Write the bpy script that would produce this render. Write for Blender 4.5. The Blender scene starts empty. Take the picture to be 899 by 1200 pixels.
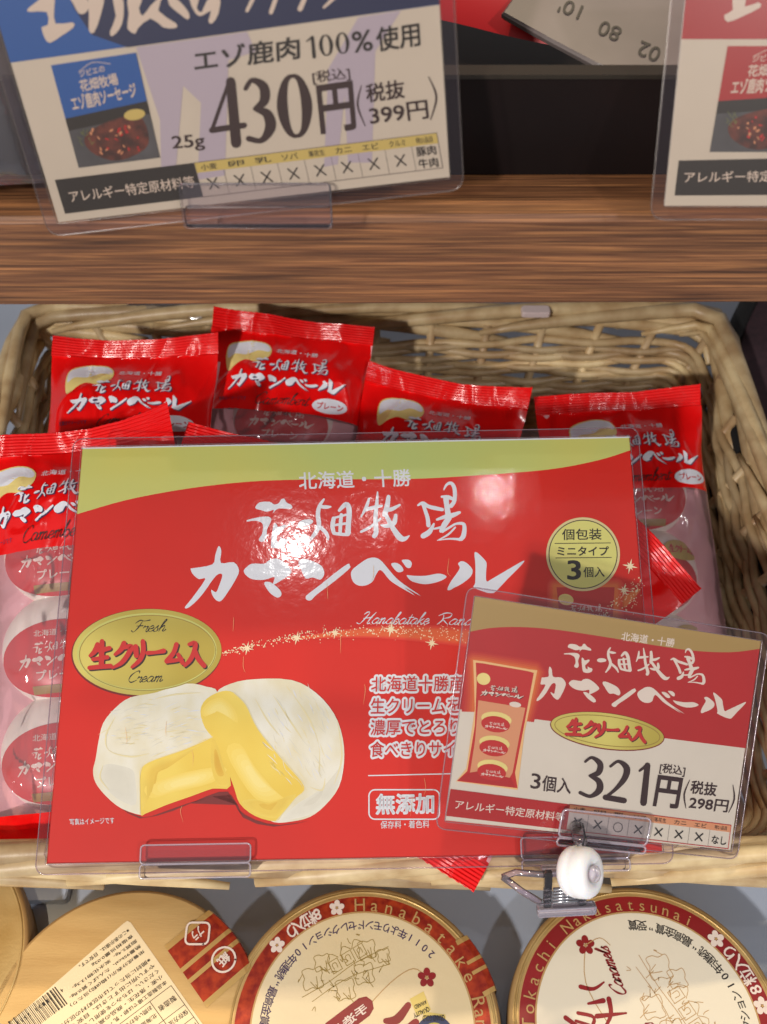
import bpy, math, random
from mathutils import Vector, Matrix, noise
from mathutils.geometry import tessellate_polygon
random.seed(7)
scene = bpy.context.scene
COL = scene.collection
R = math.radians
# ------------------------------------------------------------------ camera
PITCH = 52.0
CAM_Z = 0.42
FPX = 1150.0
cam = bpy.data.cameras.new('camera')
camo = bpy.data.objects.new('camera', cam); COL.objects.link(camo)
camo.location = (0, 0, CAM_Z)
camo.rotation_euler = (R(90 - PITCH), 0, 0)
cam.sensor_fit = 'VERTICAL'; cam.sensor_height = 36.0; cam.sensor_width = 27.0
cam.lens = FPX / 1200 * 36
cam.clip_start = 0.01; cam.clip_end = 20
cam.dof.use_dof = True; cam.dof.focus_distance = 0.345; cam.dof.aperture_fstop = 15
scene.camera = camo
# ------------------------------------------------------------------ world, lamps, exposure
world = bpy.data.worlds.new('World'); scene.world = world; world.use_nodes = True
bg = world.node_tree.nodes['Background']
bg.inputs[0].default_value = (0.80, 0.775, 0.775, 1); bg.inputs[1].default_value = 0.37
scene.view_settings.view_transform = 'Standard'; scene.view_settings.look = 'None'
scene.view_settings.exposure = 0; scene.view_settings.gamma = 1
scene.view_settings.use_curve_mapping = False
try:
    scene.cycles.max_bounces = 10; scene.cycles.transparent_max_bounces = 24
    scene.cycles.caustics_reflective = False; scene.cycles.caustics_refractive = False
    scene.cycles.sample_clamp_indirect = 4
    scene.cycles.use_denoising = True
except Exception: pass

def spot(loc, target, watts, color, cone=60, blend=0.6, radius=0.03):
    l = bpy.data.lights.new('ceiling_or_fill_spot', 'SPOT'); l.energy = watts; l.color = color
    l.spot_size = R(cone); l.spot_blend = blend; l.shadow_soft_size = radius
    o = bpy.data.objects.new('ceiling_or_fill_spot', l); COL.objects.link(o)
    o.location = loc
    o.rotation_euler = (Vector(target) - Vector(loc)).to_track_quat('-Z', 'Y').to_euler()
    return o
COOL = (1.0, 0.97, 0.95); WARM = (1.0, 0.76, 0.46)
spot((-0.239, -0.02, 1.95), (-0.05, 0.20, 0.1), 5, COOL, 50, 0.8, 0.015)
spot((0.02, 0.62, 1.30), (0.02, 0.26, 0.26), 24, (1.0, .80, .52), 40, 0.8, 0.03)  # warm lamp added to brighten the top of the wooden board
spot((0.207, 0.098, 1.95), (0.0, 0.22, 0.1), 1.6, COOL, 50, 0.8, 0.009)
spot((-0.056, 0.037, 1.95), (0.0, 0.22, 0.1), .5, COOL, 50, 0.8, 0.012)
spot((0.75, -0.95, 1.45), (0.05, 0.25, 0.1), 30, COOL, 50, 0.8, 0.04)  # added fill from the right, lifts the dim packs on that side
spot((-0.85, -1.25, 1.30), (-0.02, 0.25, 0.12), 118, (1.0, .94, .87), 50, 0.8, 0.05)  # front fill, added to brighten the upright price cards
# warm lamp over the front of the shelf: its cone ends across the round boxes
spot((-0.25, -0.50, 1.7), (-0.150, -0.03, 0.03), 70, WARM, 9.6, 0.30, 0.010)
# ------------------------------------------------------------------ pixel -> world ray (photo measured at 899 x 1200)
CP, SP = math.cos(R(PITCH)), math.sin(R(PITCH))
CX, CY = 449.5, 600.0
AX = Vector((0, CP, -SP)); UP = Vector((0, SP, CP)); CAM = Vector((0, 0, CAM_Z))
def ray(px, py):                       # direction with unit depth
    return AX + Vector((1, 0, 0)) * ((px - CX) / FPX) + UP * ((CY - py) / FPX)
def at_depth(px, py, d): return CAM + ray(px, py) * d
def at_z(px, py, z):
    r = ray(px, py); return CAM + r * ((z - CAM_Z) / r.z)
def on_plane(px, py, p0, n):
    r = ray(px, py); return CAM + r * ((p0 - CAM).dot(n) / r.dot(n))
# ------------------------------------------------------------------ materials
def lin(c):
    return tuple(((v / 255) / 12.92 if v <= 10 else (((v / 255) + .055) / 1.055) ** 2.4) for v in c) + (1,)
M = {}
def mat(name, rgb, rough=.5, metal=0, spec=.5, coat=0, coat_rough=.1, var=0, vscale=60, rgb2=None, bump=0, bscale=400, stretch=(1, 1, 1), trans=0, alpha=1, sss=0, detail=3, bdist=.0005):
    m = bpy.data.materials.new(name); m.use_nodes = True; M[name] = m
    nt = m.node_tree; b = nt.nodes['Principled BSDF']
    b.inputs['Base Color'].default_value = lin(rgb)
    b.inputs['Roughness'].default_value = rough; b.inputs['Metallic'].default_value = metal
    b.inputs['Specular IOR Level'].default_value = spec
    b.inputs['Coat Weight'].default_value = coat; b.inputs['Coat Roughness'].default_value = coat_rough
    b.inputs['Transmission Weight'].default_value = trans; b.inputs['Alpha'].default_value = alpha
    if sss:
        b.inputs['Subsurface Weight'].default_value = sss; b.inputs['Subsurface Radius'].default_value = (.004, .003, .002)
        b.inputs['Subsurface Scale'].default_value = 1
    tc = nt.nodes.new('ShaderNodeTexCoord'); mp = nt.nodes.new('ShaderNodeMapping')
    mp.inputs['Scale'].default_value = stretch
    nt.links.new(tc.outputs['Object'], mp.inputs[0])
    if rgb2 is not None or var:
        n = nt.nodes.new('ShaderNodeTexNoise'); n.inputs['Scale'].default_value = vscale; n.inputs['Detail'].default_value = detail
        nt.links.new(mp.outputs[0], n.inputs['Vector'])
        cr = nt.nodes.new('ShaderNodeValToRGB')
        c2 = rgb2 if rgb2 is not None else tuple(max(0, v * (1 - var)) for v in rgb)
        cr.color_ramp.elements[0].position = .35; cr.color_ramp.elements[0].color = lin(c2)
        cr.color_ramp.elements[1].position = .65; cr.color_ramp.elements[1].color = lin(rgb)
        nt.links.new(n.outputs[0], cr.inputs[0]); nt.links.new(cr.outputs[0], b.inputs['Base Color'])
    if bump:
        n2 = nt.nodes.new('ShaderNodeTexNoise'); n2.inputs['Scale'].default_value = bscale; n2.inputs['Detail'].default_value = 4
        nt.links.new(mp.outputs[0], n2.inputs['Vector'])
        bp = nt.nodes.new('ShaderNodeBump'); bp.inputs['Strength'].default_value = bump; bp.inputs['Distance'].default_value = bdist
        nt.links.new(n2.outputs[0], bp.inputs['Height']); nt.links.new(bp.outputs[0], b.inputs['Normal'])
    return m
def film(name, tint, rough, gloss=1.0, haze=0.0, hazecol=(230, 225, 235), bump=0, bscale=60, bdist=.001, ior=1.5, edge=0.0):

    m = bpy.data.materials.new(name); m.use_nodes = True; M[name] = m
    nt = m.node_tree; nt.nodes.clear(); N = nt.nodes.new; L = nt.links.new
    out = N('ShaderNodeOutputMaterial'); tr = N('ShaderNodeBsdfTransparent'); tr.inputs[0].default_value = lin(tint)
    gl = N('ShaderNodeBsdfGlossy'); gl.inputs['Roughness'].default_value = rough; gl.inputs['Color'].default_value = (gloss, gloss, gloss, 1)
    df = N('ShaderNodeBsdfDiffuse'); df.inputs[0].default_value = lin(hazecol)
    fr = N('ShaderNodeFresnel'); fr.inputs[0].default_value = ior
    mx = N('ShaderNodeMixShader'); mx.inputs[0].default_value = haze
    L(tr.outputs[0], mx.inputs[1]); L(df.outputs[0], mx.inputs[2])
    m2 = N('ShaderNodeMixShader'); L(fr.outputs[0], m2.inputs[0]); L(mx.outputs[0], m2.inputs[1]); L(gl.outputs[0], m2.inputs[2])
    if bump:
        tc = N('ShaderNodeTexCoord'); n = N('ShaderNodeTexNoise'); n.inputs['Scale'].default_value = bscale; n.inputs['Detail'].default_value = 3
        L(tc.outputs['Object'], n.inputs['Vector']); bp = N('ShaderNodeBump'); bp.inputs['Strength'].default_value = bump; bp.inputs['Distance'].default_value = bdist
        L(n.outputs[0], bp.inputs['Height']); L(bp.outputs[0], gl.inputs['Normal'])
    L(m2.outputs[0], out.inputs[0]); return m

mat('poster_red', (222, 38, 26), .5, spec=.3, var=.06, vscale=14)
mat('gold_print', (214, 204, 104), .45, vscale=9, rgb2=(190, 204, 122))
mat('gold_print_brown', (172, 140, 82), .45)
mat('white_print', (226, 228, 238), .45)
mat('cream_card', (226, 214, 200), .5, var=.03, vscale=30)
mat('cream_print', (232, 214, 202), .5)
mat('black_print', (30, 24, 24), .5)
mat('maroon_print', (48, 22, 26), .5)
mat('grey_print', (110, 100, 98), .5)
mat('red_print', (196, 34, 34), .45)
mat('tag_red', (186, 28, 32), .5, var=.05, vscale=25)
mat('shadow_red_print', (120, 18, 16), .5)
mat('navy_print', (62, 44, 84), .5)
mat('orange_print', (222, 150, 110), .5)
mat('yellow_strip_print', (220, 196, 112), .5)
mat('glow_print', (226, 112, 44), .45)
mat('glow_light_print', (240, 190, 130), .45)
mat('sparkle_print', (250, 228, 190), .4)
mat('badge_yellow', (222, 216, 124), .45)
mat('badge_ring', (226, 206, 150), .45)
mat('cheese_rind_print', (238, 236, 226), .5, rgb2=(228, 220, 192), vscale=55, stretch=(1.6, 1, 1), detail=8)
mat('crease_print', (232, 220, 176), .5)
mat('cheese_paste_print', (244, 218, 102), .5, rgb2=(236, 202, 78), vscale=28)
mat('cheese_light_print', (244, 222, 140), .5, var=.05, vscale=60)
mat('gold_foil_print', (222, 208, 112), .36, rgb2=(184, 164, 66), vscale=22, detail=1)
mat('gold_foil_dark', (158, 130, 58), .45)
mat('tag_blue', (22, 92, 178), .5)
mat('tag_navy', (16, 34, 84), .5)
mat('lilac_print', (196, 184, 204), .5)
mat('meat_print', (120, 52, 38), .5, rgb2=(60, 22, 18), vscale=350)
mat('slate_print', (92, 92, 100), .5, var=.2, vscale=80)
mat('leaf_print', (120, 130, 70), .5)
mat('wood', (150, 98, 62), .5)
mat('willow', (222, 198, 154), .42, rgb2=(184, 152, 110), vscale=70, stretch=(1, 1, 1), bump=.35, bscale=160, detail=5, bdist=.0006)
mat('willow_dark', (220, 196, 154), .45, rgb2=(176, 140, 100), vscale=70, bump=.35, bscale=160, detail=5, bdist=.0006)
mat('grey_plastic', (176, 186, 204), .38, var=.06, vscale=12, bump=.1, bscale=300)
mat('dark_slot', (96, 98, 108), .5)
mat('black_plastic', (44, 38, 30), .45, spec=.3)
mat('black_box', (30, 19, 17), .6, spec=.15, rgb2=(20, 13, 13), vscale=14)
mat('pack_red', (232, 14, 16), .2, spec=.7, bump=.55, bscale=60, bdist=.0014)
mat('backing_pink', (232, 176, 182), .4)
mat('pack_red_flat', (200, 22, 28), .4)
mat('pouch_film', (108, 98, 96), .45, var=.1, vscale=40)
mat('cheese', (250, 244, 232), .5, var=.05, vscale=80, sss=.1, bump=.3, bscale=120)
mat('mini_label', (206, 30, 38), .35, bump=.2, bscale=60, bdist=.0008)
mat('box_wood', (212, 178, 120), .40, metal=.25, rgb2=(192, 156, 100), vscale=16, stretch=(1, 6, 1), bump=.12, bscale=300)
mat('box_side', (176, 142, 92), .55, rgb2=(146, 112, 70), vscale=24, stretch=(1, 1, 6))
mat('tape_gold', (222, 184, 116), .3, metal=.6)
mat('lid_gold', (214, 184, 126), .34, metal=.45, rgb2=(176, 138, 74), vscale=30, bump=.2, bscale=700)
mat('lid_cream', (230, 214, 182), .36, spec=.7, rgb2=(224, 202, 156), vscale=8, bump=.25, bscale=160, bdist=.0006)
mat('lid_cream_plain', (232, 222, 200), .42, bump=.15, bscale=160)
mat('lid_red', (150, 30, 34), .4, rgb2=(132, 24, 28), vscale=40)
mat('lid_red_sparkle', (186, 66, 34), .35, rgb2=(140, 34, 26), vscale=300, metal=.3)
mat('lid_gold_line', (190, 150, 96), .4)
mat('sticker', (226, 208, 172), .45)
mat('white_cap', (240, 242, 248), .32, sss=.4)
mat('dark_cloth', (62, 40, 48), .9, rgb2=(48, 32, 40), vscale=200)
mat('black_piping', (14, 13, 16), .8, bump=.5, bscale=900)
mat('steel', (190, 190, 196), .25, metal=1)
mat('tab_highlight_pale', (214, 196, 196), .2)
mat('medal_blue', (36, 50, 92), .4)
film('laminate', (252, 252, 252), .085, haze=.006, bump=.22, bscale=260, bdist=.00025, ior=1.42)
film('laminate_margin', (246, 240, 244), .14, haze=.018, hazecol=(214, 200, 220), ior=1.38, bump=.1, bscale=60)
film('laminate_edge', (228, 216, 226), .12, haze=.14, hazecol=(236, 222, 236), ior=1.5)
film('laminate_dull', (240, 236, 232), .25, haze=.02, hazecol=(200, 180, 170), ior=1.5)
film('acrylic', (251, 249, 252), .07, haze=.015, hazecol=(220, 206, 226), ior=1.55)
film('acrylic_edge', (253, 251, 254), .06, haze=.26, hazecol=(240, 228, 246), ior=1.6)
film('clear_film', (252, 246, 248), .09, haze=.13, hazecol=(236, 206, 214), bump=.9, bscale=42, bdist=.0022, ior=1.46)
film('tape_film', (240, 240, 244), .12, haze=.08, bump=1, bscale=90, bdist=.001)
# wood grain, running along X
def wood_nodes():
    m = M['wood']; nt = m.node_tree; b = nt.nodes['Principled BSDF']; N = nt.nodes.new; L = nt.links.new
    tc = N('ShaderNodeTexCoord'); mp = N('ShaderNodeMapping'); mp.inputs['Scale'].default_value = (5.5, 210, 210)
    L(tc.outputs['Object'], mp.inputs[0])
    w = N('ShaderNodeTexNoise'); w.inputs['Scale'].default_value = 5; w.inputs['Detail'].default_value = 5; w.inputs['Distortion'].default_value = .4
    L(mp.outputs[0], w.inputs['Vector'])
    cr = N('ShaderNodeValToRGB'); e = cr.color_ramp.elements
    e[0].position = .32; e[0].color = lin((84, 52, 32)); e[1].position = .72; e[1].color = lin((158, 108, 66))
    k = e.new(.5); k.color = lin((116, 76, 48))
    L(w.outputs[0], cr.inputs[0])
    mp2 = N('ShaderNodeMapping'); mp2.inputs['Scale'].default_value = (5, 260, 260); L(tc.outputs['Object'], mp2.inputs[0])
    f = N('ShaderNodeTexNoise'); f.inputs['Scale'].default_value = 3; f.inputs['Detail'].default_value = 3; L(mp2.outputs[0], f.inputs['Vector'])
    mx = N('ShaderNodeMixRGB'); mx.blend_type = 'OVERLAY'; mx.inputs[0].default_value = .95
    L(cr.outputs[0], mx.inputs[1]); L(f.outputs[0], mx.inputs[2]); L(mx.outputs[0], b.inputs['Base Color'])
    bp = N('ShaderNodeBump'); bp.inputs['Strength'].default_value = .4; bp.inputs['Distance'].default_value = .0004
    L(w.outputs[0], bp.inputs['Height']); L(bp.outputs[0], b.inputs['Normal'])
wood_nodes()
def vary(name, amt=.5):
    m = M[name]; nt = m.node_tree; b = nt.nodes['Principled BSDF']; src = b.inputs['Base Color'].links[0].from_socket
    oi = nt.nodes.new('ShaderNodeObjectInfo'); hs = nt.nodes.new('ShaderNodeHueSaturation')
    mr = nt.nodes.new('ShaderNodeMapRange'); mr.inputs['To Min'].default_value = 1-amt; mr.inputs['To Max'].default_value = 1.08
    nt.links.new(oi.outputs['Random'], mr.inputs['Value']); nt.links.new(mr.outputs[0], hs.inputs['Value'])
    m2 = nt.nodes.new('ShaderNodeMapRange'); m2.inputs['To Min'].default_value = .496; m2.inputs['To Max'].default_value = .505
    nt.links.new(oi.outputs['Random'], m2.inputs['Value']); nt.links.new(m2.outputs[0], hs.inputs['Hue'])
    nt.links.new(src, hs.inputs['Color']); nt.links.new(hs.outputs[0], b.inputs['Base Color'])
vary('willow', .42); vary('willow_dark', .3)
def mix3(a, b, t): return tuple(x + (y-x)*t for x, y in zip(a, b))
for i_ in range(5):
    t_ = (i_+.5)/5
    mat('glow_ink%s' % 'abcde'[i_], mix3((222,38,26), (232,120,52), t_), .5)
    mat('tag_glow%s' % 'abcde'[i_], mix3((186,28,32), (222,112,48), t_), .5)
    mat('paste_ink%s' % 'abcde'[i_], mix3((244,214,96), (250,232,150), t_), .5)
# ------------------------------------------------------------------ object helpers
def root(name, label, cat, group=None, mw=None):
    o = bpy.data.objects.new(name, None); COL.objects.link(o); o.empty_display_size = .01
    if mw is not None: o.matrix_world = mw
    o['label'] = label; o['category'] = cat
    if group: o['group'] = group
    return o
def obj(name, verts, faces, m, parent=None, smooth=False, kind=None, label=None, cat=None, group=None):
    me = bpy.data.meshes.new(name); me.from_pydata([tuple(v) for v in verts], [], faces); me.update()
    if smooth: me.polygons.foreach_set('use_smooth', [True] * len(me.polygons))
    me.materials.append(M[m] if isinstance(m, str) else m)
    o = bpy.data.objects.new(name, me); COL.objects.link(o)
    if parent is not None: o.parent = parent
    for k, v in (('kind', kind), ('label', label), ('category', cat), ('group', group)):
        if v: o[k] = v
    return o
def frame(o, ex, ey):
    ex = ex.normalized(); n = ex.cross(ey).normalized(); ey = n.cross(ex)
    m = Matrix((ex, ey, n)).transposed().to_4x4(); m.translation = o; return m
class Mesh:
    def __init__(s): s.v = []; s.f = []
    def add(s, v, f):
        k = len(s.v); s.v += [Vector(p) for p in v]; s.f += [tuple(i + k for i in q) for q in f]; return s
    def box(s, lo, hi, bev=0):
        x0, y0, z0 = lo; x1, y1, z1 = hi
        if bev <= 0:
            return s.add([(x0,y0,z0),(x1,y0,z0),(x1,y1,z0),(x0,y1,z0),(x0,y0,z1),(x1,y0,z1),(x1,y1,z1),(x0,y1,z1)],
                         [(0,3,2,1),(4,5,6,7),(0,1,5,4),(1,2,6,5),(2,3,7,6),(3,0,4,7)])
        pts = rrect(x0, y0, x1, y1, bev, 3); return s.prism(pts, z0, z1, bev * .35)
    def prism(s, pts, z0, z1, ch=0):
        n = len(pts); cx = sum(p[0] for p in pts) / n; cy = sum(p[1] for p in pts) / n
        rings = [(z0, 0), (z1 - ch, 0)]
        if ch: rings = [(z0, ch), (z0 + ch, 0), (z1 - ch, 0), (z1, ch)]
        v = []
        for z, ins in rings:
            for x, y in pts:
                d = math.hypot(x - cx, y - cy) or 1
                v.append((x - (x - cx) / d * ins, y - (y - cy) / d * ins, z))
        f = []
        for r in range(len(rings) - 1):
            for i in range(n): f.append((r*n+i, r*n+(i+1)%n, (r+1)*n+(i+1)%n, (r+1)*n+i))
        t = len(rings) - 1
        for tri in tess(pts): f.append(tuple(t*n+i for i in tri)); f.append(tuple(reversed(tri)))
        return s.add(v, f)
    def tube(s, pts, rad, sides=7, closed=False):
        pts = [Vector(p) for p in pts]; n = len(pts); v = []
        rr = rad if isinstance(rad, (list, tuple)) else [rad] * n
        prev = None
        for i in range(n):
            a = pts[(i-1) % n] if (closed or i > 0) else pts[0]; b = pts[(i+1) % n] if (closed or i < n-1) else pts[-1]
            t = (b - a).normalized()
            if prev is None:
                u = t.orthogonal().normalized() if abs(t.z) > .9 else Vector((0,0,1)).cross(t).normalized()
            else: u = (prev - t * prev.dot(t)).normalized()
            prev = u; w = t.cross(u)
            for k in range(sides):
                an = 2 * math.pi * k / sides; v.append(pts[i] + (u * math.cos(an) + w * math.sin(an)) * rr[i])
        f = []
        m = n if closed else n - 1
        for i in range(m):
            for k in range(sides):
                j = (i + 1) % n; f.append((i*sides+k, i*sides+(k+1)%sides, j*sides+(k+1)%sides, j*sides+k))
        if not closed:
            f.append(tuple(range(sides))[::-1]); f.append(tuple((n-1)*sides+k for k in range(sides)))
        return s.add(v, f)
    def put(s, name, m, parent=None, **k): return obj(name, s.v, s.f, m, parent, **k)
def tess(pts):
    tr = tessellate_polygon([[Vector((p[0], p[1], 0)) for p in pts]])
    out = []
    for a, b, c in tr:
        A, B, C = pts[a], pts[b], pts[c]
        cr = (B[0]-A[0])*(C[1]-A[1]) - (B[1]-A[1])*(C[0]-A[0])
        out.append((a, b, c) if cr >= 0 else (a, c, b))
    return out
def rrect(x0, y0, x1, y1, r, n=4):
    out = []
    for cx, cy, a0 in ((x1-r, y0+r, -90), (x1-r, y1-r, 0), (x0+r, y1-r, 90), (x0+r, y0+r, 180)):
        for i in range(n + 1):
            a = R(a0 + 90 * i / n); out.append((cx + r*math.cos(a), cy + r*math.sin(a)))
    return out
def ell(cx, cy, a, b, rot=0, n=48, a0=0, a1=360):
    c, s = math.cos(R(rot)), math.sin(R(rot)); out = []
    for i in range(n):
        t = R(a0 + (a1 - a0) * i / (n if a1 - a0 >= 360 else n - 1)); x, y = a*math.cos(t), b*math.sin(t)
        out.append((cx + x*c - y*s, cy + x*s + y*c))
    return out
def crom(pts, k=3, closed=True):
    n = len(pts); out = []
    rng = range(n) if closed else range(n - 1)
    g = (lambda i: pts[i % n]) if closed else (lambda i: pts[max(0, min(n-1, i))])
    for i in rng:
        p0, p1, p2, p3 = g(i-1), g(i), g(i+1), g(i+2)
        for j in range(k):
            t = j / k
            out.append(tuple(.5*(2*b + (c-a)*t + (2*a-5*b+4*c-d)*t*t + (3*b-a-3*c+d)*t**3) for a, b, c, d in zip(p0, p1, p2, p3)))
    if not closed: out.append(tuple(pts[-1]))
    return out
# ------------------------------------------------------------------ lettering
TCACHE = {}
def glyphs(body, bold=0.0, space=1.0):
    key = (body, bold, space)
    if key not in TCACHE:
        cu = bpy.data.curves.new('lettering', 'FONT'); cu.body = body; cu.size = 1; cu.resolution_u = 3
        cu.offset = bold; cu.fill_mode = 'FRONT'; cu.space_character = space
        o = bpy.data.objects.new('lettering', cu); COL.objects.link(o)
        bpy.context.view_layer.update()
        me = bpy.data.meshes.new_from_object(o.evaluated_get(bpy.context.evaluated_depsgraph_get()))
        v = [(p.co.x, p.co.y) for p in me.vertices]; f = [tuple(p.vertices) for p in me.polygons]
        bpy.data.objects.remove(o); bpy.data.meshes.remove(me); bpy.data.curves.remove(cu)
        xs = [a[0] for a in v] or [0, 1]; ys = [a[1] for a in v] or [0, 1]
        TCACHE[key] = (v, f, min(xs), max(xs), min(ys), max(ys))
    return TCACHE[key]
# handwriting letters (x-height 1) as strokes
SCRIPT = {
 'a': (.95, [[(.7,.9),(.4,1),(.1,.6),(.1,.2),(.4,0),(.7,.4),(.75,.95),(.7,.2),(.85,0),(1.05,.3)]]),
 'm': (1.15, [[(0,.7),(.15,1),(.15,0)],[(.15,.6),(.4,1),(.5,.8),(.5,0)],[(.5,.6),(.75,1),(.88,.8),(.85,.15),(1,0),(1.15,.3)]]),
 'n': (.85, [[(0,.7),(.15,1),(.15,0)],[(.15,.6),(.42,1),(.55,.8),(.52,.15),(.68,0),(.85,.3)]]),
 'e': (.65, [[(0,.4),(.5,.6),(.5,.9),(.3,1),(.08,.7),(.08,.25),(.35,0),(.7,.3)]]),
 'b': (.7, [[(0,.5),(.3,1.9),(.15,2),(.08,1),(.1,.1),(.4,0),(.6,.4),(.45,.9),(.15,.7)]]),
 'r': (.65, [[(0,.6),(.12,1),(.2,.8),(.5,.9),(.45,.2),(.6,0),(.75,.3)]]),
 't': (.5, [[(.25,1.7),(.2,.2),(.35,0),(.6,.3)],[(0,1.15),(.6,1.2)]]),
 'h': (.75, [[(0,.4),(.35,1.9),(.2,2),(.12,1),(.1,0)],[(.1,.5),(.4,1),(.55,.7),(.5,.15),(.65,0),(.8,.3)]]),
 'k': (.75, [[(0,.4),(.35,1.9),(.2,2),(.12,1),(.1,0)],[(.6,1),(.15,.5),(.45,.3),(.55,0),(.8,.25)]]),
 's': (.6, [[(0,.3),(.35,1),(.3,.8),(.5,.3),(.35,0),(.05,.1)]]),
 'l': (.45, [[(0,.4),(.35,1.8),(.2,2),(.12,1),(.1,.1),(.3,0),(.5,.3)]]),
 'c': (.6, [[(.55,.85),(.35,1),(.1,.6),(.1,.2),(.4,0),(.65,.3)]]),
 'C': (1.2, [[(1.1,1.6),(1,2),(.6,1.9),(.15,1.2),(.15,.4),(.6,0),(1.2,.4)]]),
 'H': (1.5, [[(0,1.6),(.3,2),(.6,1.9),(.4,.9),(.1,0),(-.3,.1)],[(1.4,2),(1.1,1),(1.0,0),(1.3,.1)],[(.2,.9),(1.2,1.1)]]),
 'R': (1.4, [[(.3,1.7),(.5,.8),(.2,0)],[(-.2,1.5),(.4,2),(1.1,1.9),(1.1,1.3),(.5,1.0),(.9,.5),(1.4,0)]]),
 'F': (1.1, [[(.6,1.8),(.5,.8),(.2,0),(-.1,.2)],[(-.1,1.5),(.3,2),(.8,1.85),(1.4,2)],[(.2,1.0),(.9,1.05)]]),
 ' ': (.7, []),
}
DIGITS = {
 '4': [[(.66,.98,.05),(.04,.30,.05)],[(.02,.28,.08),(.98,.28,.08)],[(.70,.97,.13),(.70,.03,.14)]],
 '3': [[(.08,.86,.06),(.35,.98,.07),(.74,.86,.13),(.72,.64,.13),(.36,.53,.06)],[(.36,.53,.06),(.78,.43,.13),(.86,.22,.15),(.5,.03,.08),(.03,.08,.08)]],
 '0': [[(.53,.97,.05),(.40,.965,.06),(.25,.88,.09),(.14,.70,.13),(.1,.5,.15),(.14,.30,.13),(.25,.12,.09),(.40,.035,.06),(.53,.03,.05)],[(.47,.97,.05),(.60,.965,.06),(.75,.88,.09),(.86,.70,.13),(.9,.5,.15),(.86,.30,.13),(.75,.12,.09),(.60,.035,.06),(.47,.03,.05)]],
 '2': [[(.08,.82,.06),(.4,.97,.07),(.8,.84,.14),(.76,.58,.13),(.42,.28,.08),(.06,.07,.06)],[(.05,.06,.12),(.9,.06,.12)]],
 '1': [[(.15,.80,.05),(.58,.96,.08)],[(.62,.96,.13),(.62,.03,.15)]],
}
# brand lettering traced as brush shapes, coordinates in poster pixels
def zz(o, k, pts): return [(o[0] + p[0]/k, o[1] + p[1]/k) + tuple(q/k for q in p[2:]) for p in pts]
a1, k1 = (290, 540), 6.915; a2, k2 = (410, 540), 5.993
a3, a4, a5 = (215, 630), (350, 630), (470, 630)
LOGO = [('P', zz(a1, k1, q)) for q in (
 [(65,385),(100,340),(180,335),(220,357),(255,345),(275,315),(300,310),(318,340),(355,360),(365,380),(345,393),(250,390),(205,430),(215,400),(160,415),(110,402)],
 [(0,483),(60,467),(110,458),(170,455),(195,475),(185,510),(160,560),(155,625),(130,657),(100,655),(95,635),(120,595),(128,530),(110,500),(60,488),(0,495)],
 [(215,515),(235,512),(250,540),(300,520),(312,535),(260,590),(240,610),(238,650),(262,655),(270,618),(285,632),(322,640),(310,680),(260,708),(215,710),(192,690),(200,600)],
 [(408,520),(430,490),(490,475),(530,485),(525,510),(480,530),(430,537)])]
LOGO += [('S', zz(a1, k1, q)) for q in (
 [(620,315,16),(585,370,30),(572,440,36),(580,520,36),(550,590,34),(490,665,16)], [(600,375,26),(640,378,30),(675,375,14)],
 [(590,540,30),(640,590,30),(655,640,16)],
 [(745,405,24),(800,355,40),(825,400,42),(820,500,42),(815,590,44)], [(700,470,34),(690,530,36),(700,585,30)],
 [(762,440,28),(755,510,30),(752,590,28)], [(700,590,26),(760,598,26),(815,600,26)], [(700,525,20),(800,510,20)], [(705,465,18),(800,440,18)])]
LOGO += [('S', zz(a2, k2, q)) for q in (
 [(135,270,16),(115,330,24),(80,395,10)], [(195,222,10),(190,300,24),(180,400,30),(185,500,34),(172,530,34)],
 [(115,345,24),(170,330,26),(225,318,14)], [(80,500,18),(140,470,20),(215,410,16)],
 [(272,255,28),(262,320,36),(245,380,36)], [(250,350,26),(300,340,28),(350,312,16)],
 [(322,385,24),(310,440,34),(260,460,28),(222,455,14)], [(255,385,28),(300,470,34),(350,540,44),(385,550,32),(418,528,8)],
 [(478,315,12),(512,300,26),(550,322,26),(600,335,28),(650,345,24)], [(515,310,24),(545,400,28),(552,455,30)],
 [(590,445,14),(560,500,36),(515,530,38)], [(590,480,12),(640,470,18)],
 [(660,205,10),(680,170,18),(712,160,24),(735,200,28),(735,280,28),(710,320,30)], [(645,255,16),(690,258,28),(730,275,20)],
 [(675,270,40),(680,310,36),(690,380,40)], [(612,415,16),(670,395,28),(720,385,34),(770,365,20)],
 [(700,400,36),(665,450,40),(640,495,26)], [(650,500,18),(700,470,16),(745,445,16),(795,445,24),(805,480,30),(795,535,34),(770,555,22)],
 [(740,470,12),(690,520,14),(615,562,6)], [(625,560,6),(700,550,12),(785,555,20)])]
LOGO += [('P', zz(a3, k2, q)) for q in (
 [(248,62),(268,95),(265,180),(355,175),(392,235),(360,310),(310,390),(265,447),(230,440),(205,405),(197,368),(230,385),(250,345),(275,262),(230,270),(150,380),(95,445),(35,495),(12,490),(60,430),(155,295),(110,293),(70,260),(52,222),(80,215),(205,190),(225,125)],
 [(425,235),(450,205),(485,185),(570,185),(600,162),(655,148),(710,175),(750,220),(757,250),(715,285),(640,330),(632,318),(640,278),(570,298),(490,295),(445,270)],
 [(568,318),(610,315),(660,350),(688,385),(685,412),(660,423),(620,400),(590,365)])]
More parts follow.
